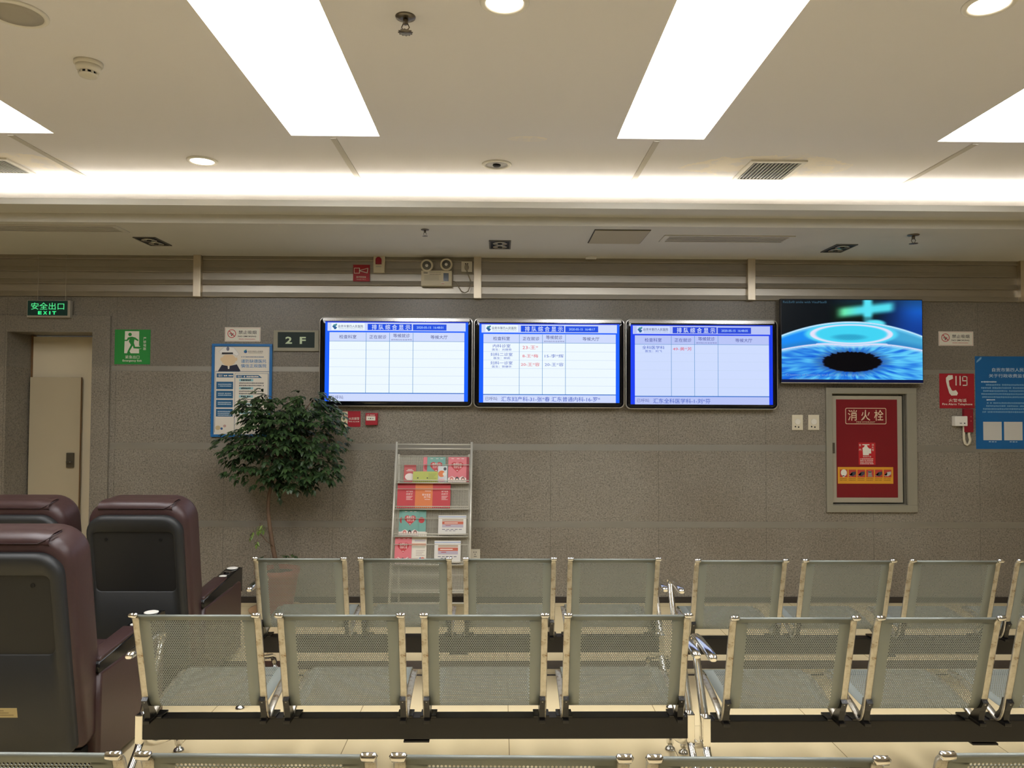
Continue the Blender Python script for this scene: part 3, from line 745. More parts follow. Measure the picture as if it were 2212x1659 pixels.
for i, ch in enumerate('室内'): s.T(ch, 788, 558+i*40, 806, 576+i*40, SIGNW, n2)
for i, ch in enumerate('消火栓'): s.T(ch, 898, 556+i*22, 916, 574+i*22, SIGNW, n2)
s.T('使用方法', 820, 660, 892, 674, SIGNW, n2); s.lines(796, 687, 912, 4, 14, 8, SIGNW, n2, 9)
s.R(602, 758, 1082, 902, pr((216, 154, 40)), n)
for i in range(6):
    x0 = 620+i*76; s.R(x0, 780, x0+66, 846, pr((186, 62, 52)), n2); s.lines(x0, 858, x0+62, 2, 14, 7, pr((140, 92, 30)), n2, 40+i)
    e = n2+.0004
    if i == 0: s.E(x0+34, 808, 26, 30, SIGNW, e); s.R(x0+24, 830, x0+40, 845, SIGNW, e)
    elif i == 3: s.P([(x0+14, 795), (x0+50, 795), (x0+46, 815), (x0+54, 842), (x0+12, 842), (x0+18, 815)], pr((150, 140, 130)), e); s.R(x0+18, 792, x0+44, 804, SIGNW, e)
    else: s.P([(x0+4, 828), (x0+30, 800), (x0+62, 796), (x0+62, 820), (x0+36, 838)], pr((62, 62, 70)) if i != 5 else pr((196, 190, 180)), e); s.P([(x0+2, 832), (x0+22, 808), (x0+36, 812), (x0+20, 836)], pr((206, 196, 180)), e)
s.build('red_panel', dr)
s = Sign(1783, 838, 1978, 1106).view(1660, 820, 4.007); s.B(549, 548, 574, 638, -.013, .004, mat('lock_grey', (96, 90, 78)), .003); s.build('handle', dr)

# red 119 telephone sign, telephone
s = Sign(2029, 807, 2104, 882); s.B(2029, 807, 2104, 882, 0, .004, RED, .001); s.view(2010, 700, 5.926); n = .0045
s.P([(196, 690), (228, 655), (282, 655), (286, 700), (246, 718), (232, 726), (240, 790), (270, 850), (284, 856), (322, 846), (348, 884), (334, 914), (262, 916), (236, 884), (212, 800), (198, 740)], SIGNW, n)
for q in ((318, 664, 332, 786), (370, 664, 384, 786), (404, 666, 416, 730), (404, 666, 470, 678), (404, 720, 470, 732), (458, 666, 470, 790), (410, 778, 470, 790)): s.R(*q, SIGNW, n)
s.T('火警电话', 228, 956, 456, 998, SIGNW, n, .01); s.T('Fire Alarm Telephone', 146, 1012, 530, 1046, SIGNW, n, .012)
tag(s.build('telephone_sign', None, s.loc), 'red 119 fire telephone sign left of the blue poster', 'sign')
s = Sign(2056, 883, 2100, 964); t = thing('fire_telephone', s.loc, 'red fire telephone handset with a white box and looped cord below the 119 sign', 'telephone'); s.view(2010, 700, 5.926)
s.B(404, 1085, 522, 1385, 0, .035, mat('phone_red', (140, 24, 40), .35), .008); s.E(488, 1185, 8, 8, pr((200, 90, 90)), .0355); s.E(488, 1240, 8, 8, pr((200, 90, 90)), .0355); s.build('handset', t)
s = Sign(2056, 883, 2100, 964).view(2010, 700, 5.926); s.B(272, 1178, 432, 1304, 0, .05, mat('phone_white', (232, 228, 218), .4), .006); s.R(330, 1262, 360, 1276, pr((150, 146, 140)), .0505); s.R(384, 1262, 402, 1276, INK, .0505); s.build('junction_box', t)
pts = [(410, 1300), (406, 1400), (408, 1480), (425, 1530), (450, 1545), (476, 1530), (488, 1480), (474, 1420), (472, 1385)]
s = Sign(2056, 883, 2100, 964).view(2010, 700, 5.926); m = MB(); m.tube([(s.p(*q)[0], -.02, s.p(*q)[1]) for q in pts], .011, CREAMP, 10); m.build('cord', t)

# blue poster at the right edge
BLU = pr((18, 98, 158), .3); s = Sign(2107, 770, 2267, 970); s.B(2107, 770, 2267, 970, 0, .002, BLU); s.view(2010, 700, 5.926); n = .0026
PW2 = pr((190, 210, 224)); s.T('自贡市第四人民医院', 792, 562, 1320, 612, PW2, n, .015); s.T('关于行政收费监督导医', 750, 640, 1360, 686, PW2, n, .012)
s.lines(650, 742, 850, 1, 10, 20, PW2, n, 2)
s.lines(650, 780, 1470, 5, 39, 24, pr((120, 166, 200)), n, 3, (60, 0, 25, 0, 10)); s.lines(716, 972, 830, 1, 10, 22, PW2, n, 5); s.lines(660, 1012, 1470, 4, 38, 24, pr((120, 166, 200)), n, 6, (60, 50, 10, 0))
for x0 in (668, 934, 1200): s.R(x0, 1252, x0+236, 1488, pr((206, 204, 196)), n); s.lines(x0+70, 1508, x0+170, 1, 8, 16, PW2, n, 7)
s.P([(640, 430), (660, 424), (655, 450), (620, 480), (590, 500), (600, 470)], pr((120, 170, 205)), n)
tag(s.build('blue_poster', None, s.loc), 'blue information poster with white squares cut by the right edge', 'poster')

# small socket low on the wall
s = Sign(1016, 1186, 1037, 1208); s.B(1016, 1186, 1037, 1208, 0, .01, WHITEP, .002); s.view(820, 940, 5.72)
for q in ((1166, 1442), (1192, 1442), (1172, 1496), (1190, 1496), (1180, 1470)): s.E(q[0], q[1], 6, 6, INK, .0105, 10)
tag(s.build('wall_outlet', None, s.loc), 'white power outlet low on the wall beside the brochure rack', 'socket')

# ------------------------------------------------------------------ queue displays
def display(bx, lit, lab, rows, footer, date, cols):
    Yf = WALL-.07; W0, B0, T0, TT, HD = cols
    s = Sign(*bx, Yf); t = thing('queue_display', (s.cx, WALL, s.cz), lab, 'display', 'queue displays on the wall'); dy = Yf-WALL
    def off(o): o.location = (0, dy, 0); return o
    w, h = s.w/2, s.h/2; SIL = mat('display_silver', (206, 204, 198), .28, .8)
    o1 = rrect(-w, -h, w, h, .045, 8); o2 = rrect(-w+.007, -h+.007, w-.007, h-.007, .04, 8)
    s.rings([[(*p, -.065) for p in o1], [(*p, .004) for p in o1], [(*p, .006) for p in o2], [(*p, .002) for p in o2]], SIL, True, False, smooth=False)
    off(s.build('frame', t))
    s = Sign(*bx, Yf); BZ = mat('display_bezel', (9, 9, 16), .06, spec=.6); e1 = rrect(-w+.0072, -h+.0072, w-.0072, h-.0072, .038, 8)
    s.rings([[(*p, -.006) for p in e1], [(*p, -.004) for p in e1], [(p[0]*(w-.018)/w, p[1]*(h-.018)/h, .0005) for p in e1], [(p[0]*(w-.032)/w, p[1]*(h-.032)/h, .003) for p in e1]], BZ)
    s.face([(-w+.026, h-.034, .0036), (w-.026, h-.034, .0036), (w-.026, h-.0085, .0022), (-w+.026, h-.0085, .0022)], mat('display_top_reflection', (176, 174, 170), .2, .85)); off(s.build('bezel', t))  # pale metal strip stands in for the ceiling's reflection along the bezel top
    s = Sign(*bx, Yf)
    x0, y0, x1, y1 = lit; k = 988.0/(x1-x0); ky = 560.0/(y1-y0)
    # screen layout in units of the middle display's picture, origin at (1152,122)
    def Q(x, y): return (x0+(x-1152)/k, y0+(y-122)/ky)
    def R(a, b, c, d, m, n): s.R(*Q(a, b), *Q(c, d), m, n)
    def T(b, a, c, d, e, m, n, bo=0): s.T(b, *Q(a, c), *Q(d, e), m, n, bo)
    s.rect(*s.p(x0, y1), *s.p(x1, y0), emi('scr_blue_'+B0[0], B0[1]), .0034)
    Wm, Tm = emi('scr_white_'+W0[0], W0[1]), emi('scr_tint_'+T0[0], T0[1]); Tx = emi('scr_text_'+TT[0], TT[1]); Hd = emi('scr_head_'+HD[0], HD[1])
    R(1156, 122, 2136, 130, emi('scr_dark', (26, 60, 210)), .0037)
    R(1168, 130, 2122, 188, Tm, .0038); R(1195, 134, 1424, 182, Wm, .0040)
    s.P([Q(1200, 158), Q(1212, 142), Q(1236, 146), Q(1222, 156), Q(1234, 164), Q(1226, 176), Q(1216, 178), Q(1208, 166)], emi('scr_logo', (42, 96, 150)), .0043); s.P([Q(1206, 152), Q(1226, 138), Q(1236, 140), Q(1216, 156)], emi('scr_logo2', (70, 150, 150)), .0045)
    T('自贡市第四人民医院', 1242, 146, 1414, 166, emi('scr_ink', (60, 74, 120)), .0043, .008); T("ZIGONG FOURTH PEOPLE'S HOSPITAL", 1244, 170, 1416, 177, emi('scr_ink2', (120, 134, 170)), .0043)
    HB = emi('scr_headbox_'+HD[0], HD[1]); R(1445, 138, 1750, 182, HB, .0041); R(1758, 140, 1990, 183, HB, .0041)
    T('排 队 综 合 显 示', 1474, 142, 1740, 179, emi('scr_title', (226, 238, 255)), .0045, .02); T(date, 1784, 154, 1968, 170, emi('scr_date', (170, 206, 255)), .0045, .01)
    R(1182, 198, 2114, 262, Tm, .0038); R(1182, 262, 2114, 622, Wm, .0038); R(1182, 622, 2114, 627, emi('scr_rule2', (30, 110, 190)), .0041); R(1182, 628, 2114, 682, Tm, .0038)
    ln = emi('scr_rule', (96, 150, 205)); l2 = emi('scr_rule3', (196, 212, 240))
    R(1182, 259, 2114, 262, ln, .0041)
    for x in (1435, 1597, 1760): R(x-1.6, 200, x+1.6, 622, ln, .0042)
    for y in (322, 382, 442, 503, 563): R(1182, y-1, 2114, y+1, l2, .0041)
    for b, a, c in (('检查科室', 1250, 1368), ('正在就诊', 1458, 1576), ('等候大厅', 1880, 1998)): T(b, a, 216, c, 243, Tx, .0043, .008)
    T('等候就诊', 1622, 206, 1738, 234, Tx, .0043, .008); T('请到相应检查室等候', 1606, 243, 1752, 254, Tx, .0043)
    T('已呼叫:', 1196, 642, 1284, 668, Tx, .0043)
    RD = emi('scr_red', (222, 62, 88)); BL = emi('scr_bl', (62, 92, 196))
    for i, (a, b, c, d) in enumerate(rows):
        y = 270+60*i; T(a, 1310-15.5*len(a), y, 1310+15.5*len(a), y+24, BL, .0043, .004); T(b, 1312-10*len(b)-8, y+30, 1312+10*len(b)+8, y+46, BL, .0043, .004)
        if c: T(c, 1512-11*len(c), y+9, 1512+11*len(c), y+34, RD, .0043)
        if d: T(d, 1680-11*len(d), y+9, 1680+11*len(d), y+34, BL, .0043)
    if footer: T(footer[0], 1308, 640, 1308+footer[1], 674, BL, .0043, .004)
    off(s.build('screen', t)); return t
cA = (('a', (238, 249, 255)), ('a', (16, 96, 255)), ('a', (206, 218, 252)), ('a', (86, 92, 150)), ('a', (22, 78, 226)))
cB = (('b', (206, 220, 255)), ('b', (22, 62, 240)), ('b', (184, 196, 246)), ('b', (90, 96, 170)), ('b', (34, 70, 216)))
display((690, 685, 1021, 878), (702, 695, 1011, 867), 'leftmost of the three queue displays, with an empty table', [], None, '2020-05-15  16:48:01', cA)
display((1023.5, 688, 1349, 881), (1035, 699, 1338, 870), 'middle queue display of three, with three rows of patients', [('内科诊室', '医生：刘煜奇', '23-王*', ''), ('妇科二诊室', '医生：林莉', '8-王*梅', '15-李*辉'), ('妇科一诊室', '医生：贺德华', '20-王*容', '20-王*容')], ('汇东妇产科-31-张*春 汇东普通内科-16-罗*', 696), '2020-05-15  16:48:17', cA)
display((1351.5, 690, 1680, 884), (1362, 702, 1669, 874), 'rightmost of the three queue displays, bluish with a single patient row', [('全科医学科', '医生：刘飞', '49-黄*芳', '')], ('汇东全科医学科-1-刘*芬', 398), '2020-05-15  16:48:05', cB)

# television with the eye picture
Yt = WALL-.09; s = Sign(1687, 646, 1994, 828, Yt); t = thing('television', (s.cx, WALL, s.cz), 'black television showing a blue eye beside the queue displays', 'television')
w, h = s.w/2, s.h/2
s.box(-w, -h, -.04, w, h, 0, mat('tv_case', (20, 20, 24), .3), .004); s.box(-w*.6, -h*.6, -.088, w*.6, h*.6, -.04, MATBLACK); s.rect(-w, -h, w, -h+.006, GREYP, .0006); o = s.build('case', t); o.location = (0, Yt-WALL, 0)
s = Sign(1687, 646, 1994, 828, Yt); s.rect(-w+.004, -h+.008, w-.004, -h+.03, emi('tv_lower_bezel', (8, 18, 60)), .0006); o = s.build('lower_bezel', t); o.location = (0, Yt-WALL, 0)
def mixc(a, b, f):
    f = max(0.0, min(1.0, f)); return tuple(a[i]+(b[i]-a[i])*f for i in range(3))
def sst(a, b, x):
    x = max(0, min(1, (x-a)/(b-a))); return x*x*(3-2*x)
def eye(x, y):                              # colour of the picture at (0..2045, 0..1165), y down
    x += 50; y += 60
    dome = 385 + 1.95e-4*(x-1070)**2
    low = 690 + 1.05e-4*(x-1070)**2 + 44*math.exp(-((x-1070)/330)**2)
    if y < dome:
        c = mixc((7, 14, 20), (16, 62, 150), sst(1200, 2050, x+.2*(y-200)))
        c = mixc(c, (22, 104, 216), sst(1650, 2050, x)*sst(520, 60, y))
        c = mixc(c, (26, 58, 92), .6*sst(260, 60, y)*sst(600, 1200, x))
        yy = 250-.115*(x-860); d = abs(y-yy)
        g = sst(112, 18, d)*sst(800, 980, x)*sst(1750, 1600, x)
        c = mixc(c, (20, 60, 20), .35*sst(200, 60, d)*sst(700, 900, x)*sst(1600, 1300, x))
        c = mixc(c, mixc((110, 236, 170), (84, 222, 240), sst(880, 1250, x)), g)
        c = mixc(c, (88, 226, 246), sst(105, 22, abs(x-1305))*(1-.45*sst(280, 330, y)))
        e = ((x-1410)/160)**2+((y-405)/62)**2; c = mixc(c, (96, 232, 250), sst(1.4, .3, e))
        return mixc(c, (170, 220, 250), sst(16, 6, dome-y))
    if y < low:
        c = mixc((22, 140, 246), (70, 168, 214), sst(100, 2000, x)); c = mixc(c, (40, 120, 190), .7*sst(120, 20, low-y)*(1 if abs(x-1070) > 500 else .2))
        c = mixc(c, (120, 205, 244), sst(60, 8, y-dome))
        e = math.sqrt(((x-1065)/690)**2+((y-560)/165)**2); c = mixc(c, (86, 216, 248), sst(1.05, .9, e))
        c = mixc(c, (228, 226, 250), sst(.07, .02, abs(e-.83)) if e > .83 else sst(.12, .02, abs(e-.83)))
        c = mixc(c, (66, 212, 244), sst(.76, .66, e))
        q = ((x-1030)/300)**2+((y-605)/55)**2
        if q < 1.2: c = mixc(c, (22, 110, 160), sst(1.1, .1, q)*(.45+.4*math.sin(x*.16)*math.sin(y*.42)))
        c = mixc(c, (214, 240, 255), sst(14, 4, y-dome))
        return mixc(c, (222, 222, 250), sst(34, 14, low-y) if abs(x-1070) < 520 else sst(22, 10, low-y))
    dx, dy = x-1070, (y-965)*2.9
    a = math.atan2(dy, dx); r = math.hypot(dx, dy)
    st = noise.noise(Vector((math.cos(a)*9, math.sin(a)*9, r*.004)))+.6*noise.noise(Vector((math.cos(a)*24, math.sin(a)*24, r*.006+5)))
    c = mixc((18, 96, 218), (98, 206, 250), .5+.75*st+.12*sst(300, -300, y-900)+.2*sst(1300, 1900, x)-.15*sst(700, 0, x))
    edge = 415+26*noise.noise(Vector((math.cos(a)*7, math.sin(a)*7, 3)))+(70*noise.noise(Vector((a*9, 1, 2))) if dy < 0 else 0)
    c = mixc(c, (34, 52, 120), .85*sst(edge+230, edge, r)*(.55+.5*st if r > edge+20 else 1))
    c = mixc(c, (4, 4, 8), sst(edge+26, edge-14, r))
    c = mixc(c, (180, 226, 250), sst(46, 6, y-low)*.8)
    return c
NX, NY = 300, 171
me = bpy.data.meshes.new('picture')
U0, U1, V0, V1 = -w+.006, w-.006, -h+.032, h-.008
vs = [(U0+(U1-U0)*i/NX, -.0008, V0+(V1-V0)*j/NY) for j in range(NY+1) for i in range(NX+1)]
fs = [(j*(NX+1)+i, j*(NX+1)+i+1, (j+1)*(NX+1)+i+1, (j+1)*(NX+1)+i) for j in range(NY) for i in range(NX)]
me.from_pydata(vs, [], fs)
ca = me.color_attributes.new('picture', 'FLOAT_COLOR', 'POINT'); buf = []
for j in range(NY+1):
    for i in range(NX+1):
        c = eye(2045.0*i/NX, 1165.0*(1-j/NY)); buf += [lin(max(0, q)) for q in c] + [1.0]
ca.data.foreach_set('color', buf)
g = N('tv_picture'); at = g.new('ShaderNodeAttribute', attribute_name='picture'); g.b.inputs['Base Color'].default_value = (0, 0, 0, 1); g.b.inputs['Roughness'].default_value = .3
g.b.inputs['Specular IOR Level'].default_value = .2
g.link(at.outputs['Color'], g.b.inputs['Emission Color']); g.b.inputs['Emission Strength'].default_value = 1.0
me.materials.append(g.m); pic = bpy.data.objects.new('screen', me); COL.objects.link(pic); pic.parent = t; pic.location = (0, Yt-WALL, 0)
s = Sign(1687, 646, 1994, 828, Yt).view(1680, 640, 6.703); s.T('ReLEx® smile with VisuMax®', 80, 70, 715, 104, emi('tv_text', (60, 96, 116)), .0014); s.T('Creation of lenticule and access in a single step', 110, 1124, 1260, 1164, emi('tv_text2', (120, 160, 214)), .0014); s.T('with the femtosecond laser', 170, 1180, 590, 1206, emi('tv_text2', (120, 160, 214)), .0014)
o = s.build('caption', t); o.location = (0, Yt-WALL, 0)

# ------------------------------------------------------------------ perforated steel benches
def smooth_path(pts, step):
    P = [Vector((0, *p)) for p in pts]; out = []
    for i in range(len(P)-1):
        p0, p1, p2, p3 = P[max(i-1, 0)], P[i], P[i+1], P[min(i+2, len(P)-1)]
        n = 24
        for k in range(n):
            t = k/n; out.append(.5*((2*p1)+(p2-p0)*t+(2*p0-5*p1+4*p2-p3)*t*t+(3*p1-p0-3*p2+p3)*t**3))
    out.append(P[-1])
    res = [out[0]]; acc = 0.0; nxt = step
    for a, b in zip(out[:-1], out[1:]):
        d = (b-a).length
        while acc+d >= nxt:
            res.append(a+(b-a)*((nxt-acc)/d)); nxt += step
        acc += d
    return res
SEATP = [(.007, .798), (.010, .806), (.016, .803), (.027, .755), (.06, .64), (.09, .53), (.112, .45), (.13, .41), (.16, .388), (.22, .386), (.36, .402), (.48, .418), (.545, .418), (.57, .405), (.578, .385)]
RAILP = [(.0, .806), (.02, .79), (.036, .74), (.064, .64), (.094, .53), (.116, .45), (.130, .395), (.148, .355), (.172, .334), (.20, .338), (.26, .362), (.36, .388), (.46, .404), (.53, .408)]
SW = .232                                   # half width of the perforated sheet
def seat_mesh():
    rs = .0078; cw = .0090; hr = .0034
    path = smooth_path(SEATP, rs); n = len(path)
    mb = MB(); bm = mb.bm; mi = mb.mi(SHEET)
    ncol = int((2*(SW-.040))/cw); x0 = -ncol*cw/2
    V = {}
    def P(x, s):
        i = max(0, min(int(s), n-2)); q = path[i]+(path[i+1]-path[i])*(s-i)
        return (x, q.y, q.z)
    def gv(x, s):
        key = (round(x*1e5), round(s*1e3))
        if key not in V: V[key] = bm.verts.new(P(x, s))
        return V[key]
    def quad(xa, xb, sa, sb):
        f = bm.faces.new([gv(xa, sa), gv(xa, sb), gv(xb, sb), gv(xb, sa)]); f.material_index = mi; f.smooth = True
    top, bot = 5, n-8
    for i in range(n-1):
        holes = top <= i < bot
        if not holes:
            quad(-SW, SW, i, i+1); continue
        quad(-SW, x0, i, i+1); quad(-x0, SW, i, i+1)
        if i % 2:
            quad(x0, x0+cw/2, i, i+1); quad(-x0-cw/2, -x0, i, i+1)
        cnt = ncol if i % 2 == 0 else ncol-1; off = 0 if i % 2 == 0 else cw/2
        for c in range(cnt):
            a = x0+off+c*cw; b = a+cw; m = (a+b)/2; r = hr; rv = hr/rs
            h = [(m, i+.5+rv), (m+r*.87, i+.5+rv/2), (m+r*.87, i+.5-rv/2), (m, i+.5-rv), (m-r*.87, i+.5-rv/2), (m-r*.87, i+.5+rv/2)]
            H = [bm.verts.new(P(*q)) for q in h]
            mt, mbm = gv(m, i+1), gv(m, i)
            f1 = bm.faces.new([gv(a, i), gv(a, i+1), mt, H[0], H[5], H[4], H[3], mbm])
            f2 = bm.faces.new([mbm, H[3], H[2], H[1], H[0], mt, gv(b, i+1), gv(b, i)])
            for f in (f1, f2): f.material_index = mi; f.smooth = False
    me = bpy.data.meshes.new('sheet_flat'); bm.to_mesh(me); bm.free(); me.materials.append(SHEET)
    o = bpy.data.objects.new('tmp', me); COL.objects.link(o)
    md = o.modifiers.new('t', 'SOLIDIFY'); md.thickness = .0018; md.offset = 0; md.use_even_offset = False
    dg = bpy.context.evaluated_depsgraph_get(); m2 = bpy.data.meshes.new_from_object(o.evaluated_get(dg))
    bpy.data.objects.remove(o); bpy.data.meshes.remove(me); m2.name = 'seat'
    return m2
_SEAT = seat_mesh()
_shared = {}
def shared(name, key, parent, make, loc=(0, 0, 0)):
    if key not in _shared:
        mb = MB(); make(mb); o = mb.build(name, parent, loc); _shared[key] = o.data; return o
    o = bpy.data.objects.new(name, _shared[key]); COL.objects.link(o); o.parent = parent; o.location = loc; return o
def rail_geo(mb):
    path = smooth_path(RAILP, .012)
    mb.tube(path, .0145, WORN, 8, ry=.006, side=(1, 0, 0), sq=.4)
    mb.tube([(-.017, -.004, .806), (-.014, -.004, .808), (.014, -.004, .808), (.017, -.004, .806)], [.006, .0105, .0105, .006], CHROME, 12)
def bracket_geo(mb):
    o = [(.098, .43), (.120, .448), (.140, .44), (.150, .41), (.165, .38), (.185, .36), (.205, .325), (.135, .325), (.130, .36), (.122, .39)]
    mb.rings([[(x, y, z) for y, z in reversed(o)] for x in (-.012, .012)], BRACKET, smooth=False)
    bmesh.ops.recalc_face_normals(mb.bm, faces=list(mb.bm.faces))
    A = Matrix.Rotation(math.pi/2, 4, 'X')
    mb.lathe([(.009, 0), (.009, .010), (.005, .013)], GREYP, 12, (0, .115, .427), A)
    mb.box(-.034, .19, .322, .034, .262, .332, BRACKET, .003); mb.box(-.014, .12, .325, .014, .2, .34, BRACKET, .003)
def make_bench(cx, y, pitch, lab, rz=0.0, z=0.0, n=4):
    t = thing('waiting_bench', (cx, y, 0), lab, 'bench', 'perforated steel waiting benches', (0, 0, rz))
    L = pitch*n/2
    for i in range(n):
        x = (i-(n-1)/2)*pitch
        o = bpy.data.objects.new('seat', _SEAT); COL.objects.link(o); o.parent = t; o.location = (x, 0, 0)
        for sx in (-1, 1):
            shared('side_rail', 'rail', o, rail_geo, (sx*(SW+.013), 0, 0))
            shared('bracket', 'bracket', o, bracket_geo, (sx*(SW+.010), 0, 0))
    mb = MB(); mb.box(-L+.004, .192, .231, L-.004, .258, .323, BLACKMETAL, .004); mb.box(-.055, .190, .218, .055, .262, .226, BLACKMETAL, .002); mb.build('beam', t)
    for sx in (-1, 1):
        def leg(mb):
            mb.tube([(0, .40, .60), (0, .385, .58), (0, .345, .50), (0, .29, .41), (0, .25, .345), (0, .228, .30), (0, .222, .24), (0, .215, .2)], [.014, .016, .017, .018, .019, .019, .019, .019], CHROME, 10, ry=.013, side=(1, 0, 0), sq=.7)
            for pts in ([(0, .225, .235), (0, .19, .19), (0, .13, .14), (0, .06, .09), (0, 0, .055), (0, -.03, .035)], [(0, .215, .235), (0, .25, .20), (0, .32, .165), (0, .42, .135), (0, .52, .11), (0, .58, .085), (0, .605, .05), (0, .608, .035)]):
                mb.tube(pts, .017, CHROME, 10, ry=.015, side=(1, 0, 0), sq=.7)
            mb.box(-.016, .19, .215, .016, .262, .335, CHROME, .004)
        lg = shared('leg', 'leg', t, leg, (sx*(L+.012), 0, 0))
        for fy in (-.035, .608):
            shared('foot', 'foot', lg, lambda mb: mb.lathe([(.026, 0), (.026, .006), (.020, .016), (.010, .022), (.010, .05)], CHROME, 18), (0, fy, 0))
        shared('armrest', 'arm', t, lambda mb: mb.tube([(0, .085, .612), (0, .095, .616), (0, .115, .619), (0, .20, .624), (0, .32, .628), (0, .385, .624), (0, .405, .612), (0, .41, .60)], [.012, .018, .021, .021, .021, .019, .017, .014], CHROME, 14, ry=[.008, .013, .014, .012, .011, .011, .012, .012], side=(1, 0, 0), sq=.7), (sx*(L+.012), 0, 0))
    return t
r0 = make_bench(-.265, 1.80, .555, 'grey-green perforated bench nearest the camera, cut by the bottom edge left of centre', -.02)
r1 = make_bench(2.186, 1.80, .555, 'grey-green perforated bench cut by the bottom right corner', 0.0)
r0.scale = r1.scale = (1.06, 1.0, 1.045)
make_bench(-.352, 3.14, .583, 'four-seat perforated bench in the middle row, its left end beside the nearest recliner')
make_bench(2.075, 3.10, .59, 'four-seat perforated bench in the middle row at the right, cut by the right edge')
make_bench(-.235, 4.30, .583, 'four-seat perforated bench in the far row, before the tree and brochure rack')
make_bench(2.24, 4.26, .60, 'four-seat perforated bench in the far row at the right, cut by the right edge')

# ------------------------------------------------------------------ massage recliners
def recliner(loc, lab):
    t = thing('recliner_chair', loc, lab, 'recliner', 'brown massage recliners')
    Mb = Matrix.Translation((0, .17, .15)) @ Matrix.Rotation(.172, 4, 'X') @ WALLMAP
    m = MB(Mb); m.slab(rrect(-.28, 0, .28, .97, (.04, .04, .13, .13), 8), -.23, -.012, LEATHER, .055, 5, both=True)
    bk = m.build('backrest', t)
    m = MB(Mb)                                # soft headrest flap folded over the top edge
    for sgn in (0,):
        pts = []
        for n_, v_ in ((-.13, .969), (-.09, .973), (-.06, .974), (-.035, .970), (-.018, .958), (-.014, .942)): pts.append((n_, v_))
        rr = []
        for n_, v_ in pts: rr.append([(u, v_ - (0 if abs(u) < .15 else .004), n_) for u in [-.205+.41*i/12 for i in range(13)]])
        V = m.rings(rr, LEATHER, False, False, closed=False)
        rr2 = [[(u, v-.012, n_-.006) for u, v, n_ in r] for r in rr]
        m.rings([rr[-1], rr2[-1]], LEATHER, False, False, closed=False)
        m.tube([(-.205, .940, -.013), (.16, .940, -.013), (.19, .952, -.018), (.215, .968, -.035), (.225, .971, -.08)], .003, mat('leather_piping', (44, 26, 28), .5), 6)
    m.build('headrest_flap', t)
    m = MB(Mb); N8 = 8
    def rr_(u0, v0, u1, v1, r, n_): return [(p[0], p[1], n_) for p in rrect(u0, v0, u1, v1, r, N8)]
    m.rings([rr_(-.262, .02, .262, .905, (.03, .03, .10, .10), -.02), rr_(-.262, .02, .262, .905, (.03, .03, .10, .10), .012), rr_(-.256, .026, .256, .899, (.03, .03, .095, .095), .024), rr_(-.24, .04, .24, .885, (.025, .025, .085, .085), .031),
             rr_(-.226, .47, .226, .822, .03, .031), rr_(-.222, .474, .222, .818, .028, .024)], SHELLP, True, False, smooth=True)
    m.f([m.v(p) for p in rr_(-.222, .474, .222, .818, .028, .0235)], SHELLD)
    sh = m.build('back_shell', t)
    m = MB(Mb)
    for u in (-.15, .15): m.lathe([(.009, 0), (.009, .002), (.006, -.004)], MATBLACK, 14, (u, .775, .0245))
    m.build('screw_hole', sh)
    m = MB(); m.slab(rrect(-.20, .30, .20, .92, .05, 6), .16, .43, LEATHER, .05, 4, both=True); m.build('seat_cushion', t)
    m = MB(); m.box(-.21, .92, .08, .21, 1.02, .40, LEATHER, .04); m.build('footrest', t)
    m = MB(); m.box(-.25, .22, .0, .25, .9, .15, MATBLACK, .01); m.build('base', t)
    for sx in (-1, 1):
        o = [(.28, .03), (.93, .03), (.93, .44), (.91, .485), (.86, .50), (.80, .497), (.70, .485), (.28, .468)]
        xa, xb = sorted((sx*.205, sx*.30))
        MX = Matrix.Translation((xa, 0, 0)) @ Matrix(((0, 0, 1, 0), (1, 0, 0, 0), (0, 1, 0, 0), (0, 0, 0, 1)))
        m = MB(MX); m.slab(o, 0, xb-xa, LEATHER, .02, 3, both=True); arm = m.build('arm', t)
        m = MB(MX); q = [(.275, .462), (.70, .478), (.80, .47), (.945, .40), (.945, .565), (.90, .575), (.66, .552), (.275, .512)]
        m.slab(q, .003, xb-xa-.003, GLOSSBLACK, .006, 2, both=True)
        m.build('console', arm)
        m = MB(MX); m.slab([(.285, .508), (.66, .548), (.665, .560), (.655, .564), (.30, .532), (.283, .522)], .006, xb-xa-.006, LEATHER, .006, 2, both=True); m.build('arm_pad', arm)
        xm = (xa+xb)/2; rx = Matrix.Rotation(.0, 4, 'X')
        m = MB(); m.lathe([(.036, .0), (.036, .004), (.030, .006)], mat('cup_disc', (236, 232, 222), .35), 24, (xm, .875, .571)); m.build('cup_cover', arm)
        m = MB(); m.lathe([(.024, 0), (.024, .004), (.02, .005)], mat('cup_disc', (236, 232, 222)), 20, (xm, .70, .557)); m.build('button_cover', arm)
        m = MB(); m.box(xm-.02, .765, .558, xm+.02, .805, .572, CHROME, .004); m.build('latch', arm)
    return t
rA = recliner((-2.07, 3.20, 0), 'brown massage recliner nearest the camera at the left edge, with a beige sticker')
recliner((-2.03, 4.30, 0), 'brown massage recliner behind the nearest one, in front of the potted tree')
recliner((-2.71, 4.30, 0), 'brown massage recliner at the left edge in the second recliner row, before the doorway')
Mb = Matrix.Translation((0, .17, .15)) @ Matrix.Rotation(.172, 4, 'X') @ WALLMAP
m = MB(Mb); m.box(-.12, .195, .03, .045, .238, .032, pr((176, 158, 110)))
for i in range(3): m.rect(-.10, .205+.01*i, .03-.02*i, .208+.01*i, pr((120, 104, 70)), .0325)
m.build('sticker', rA)

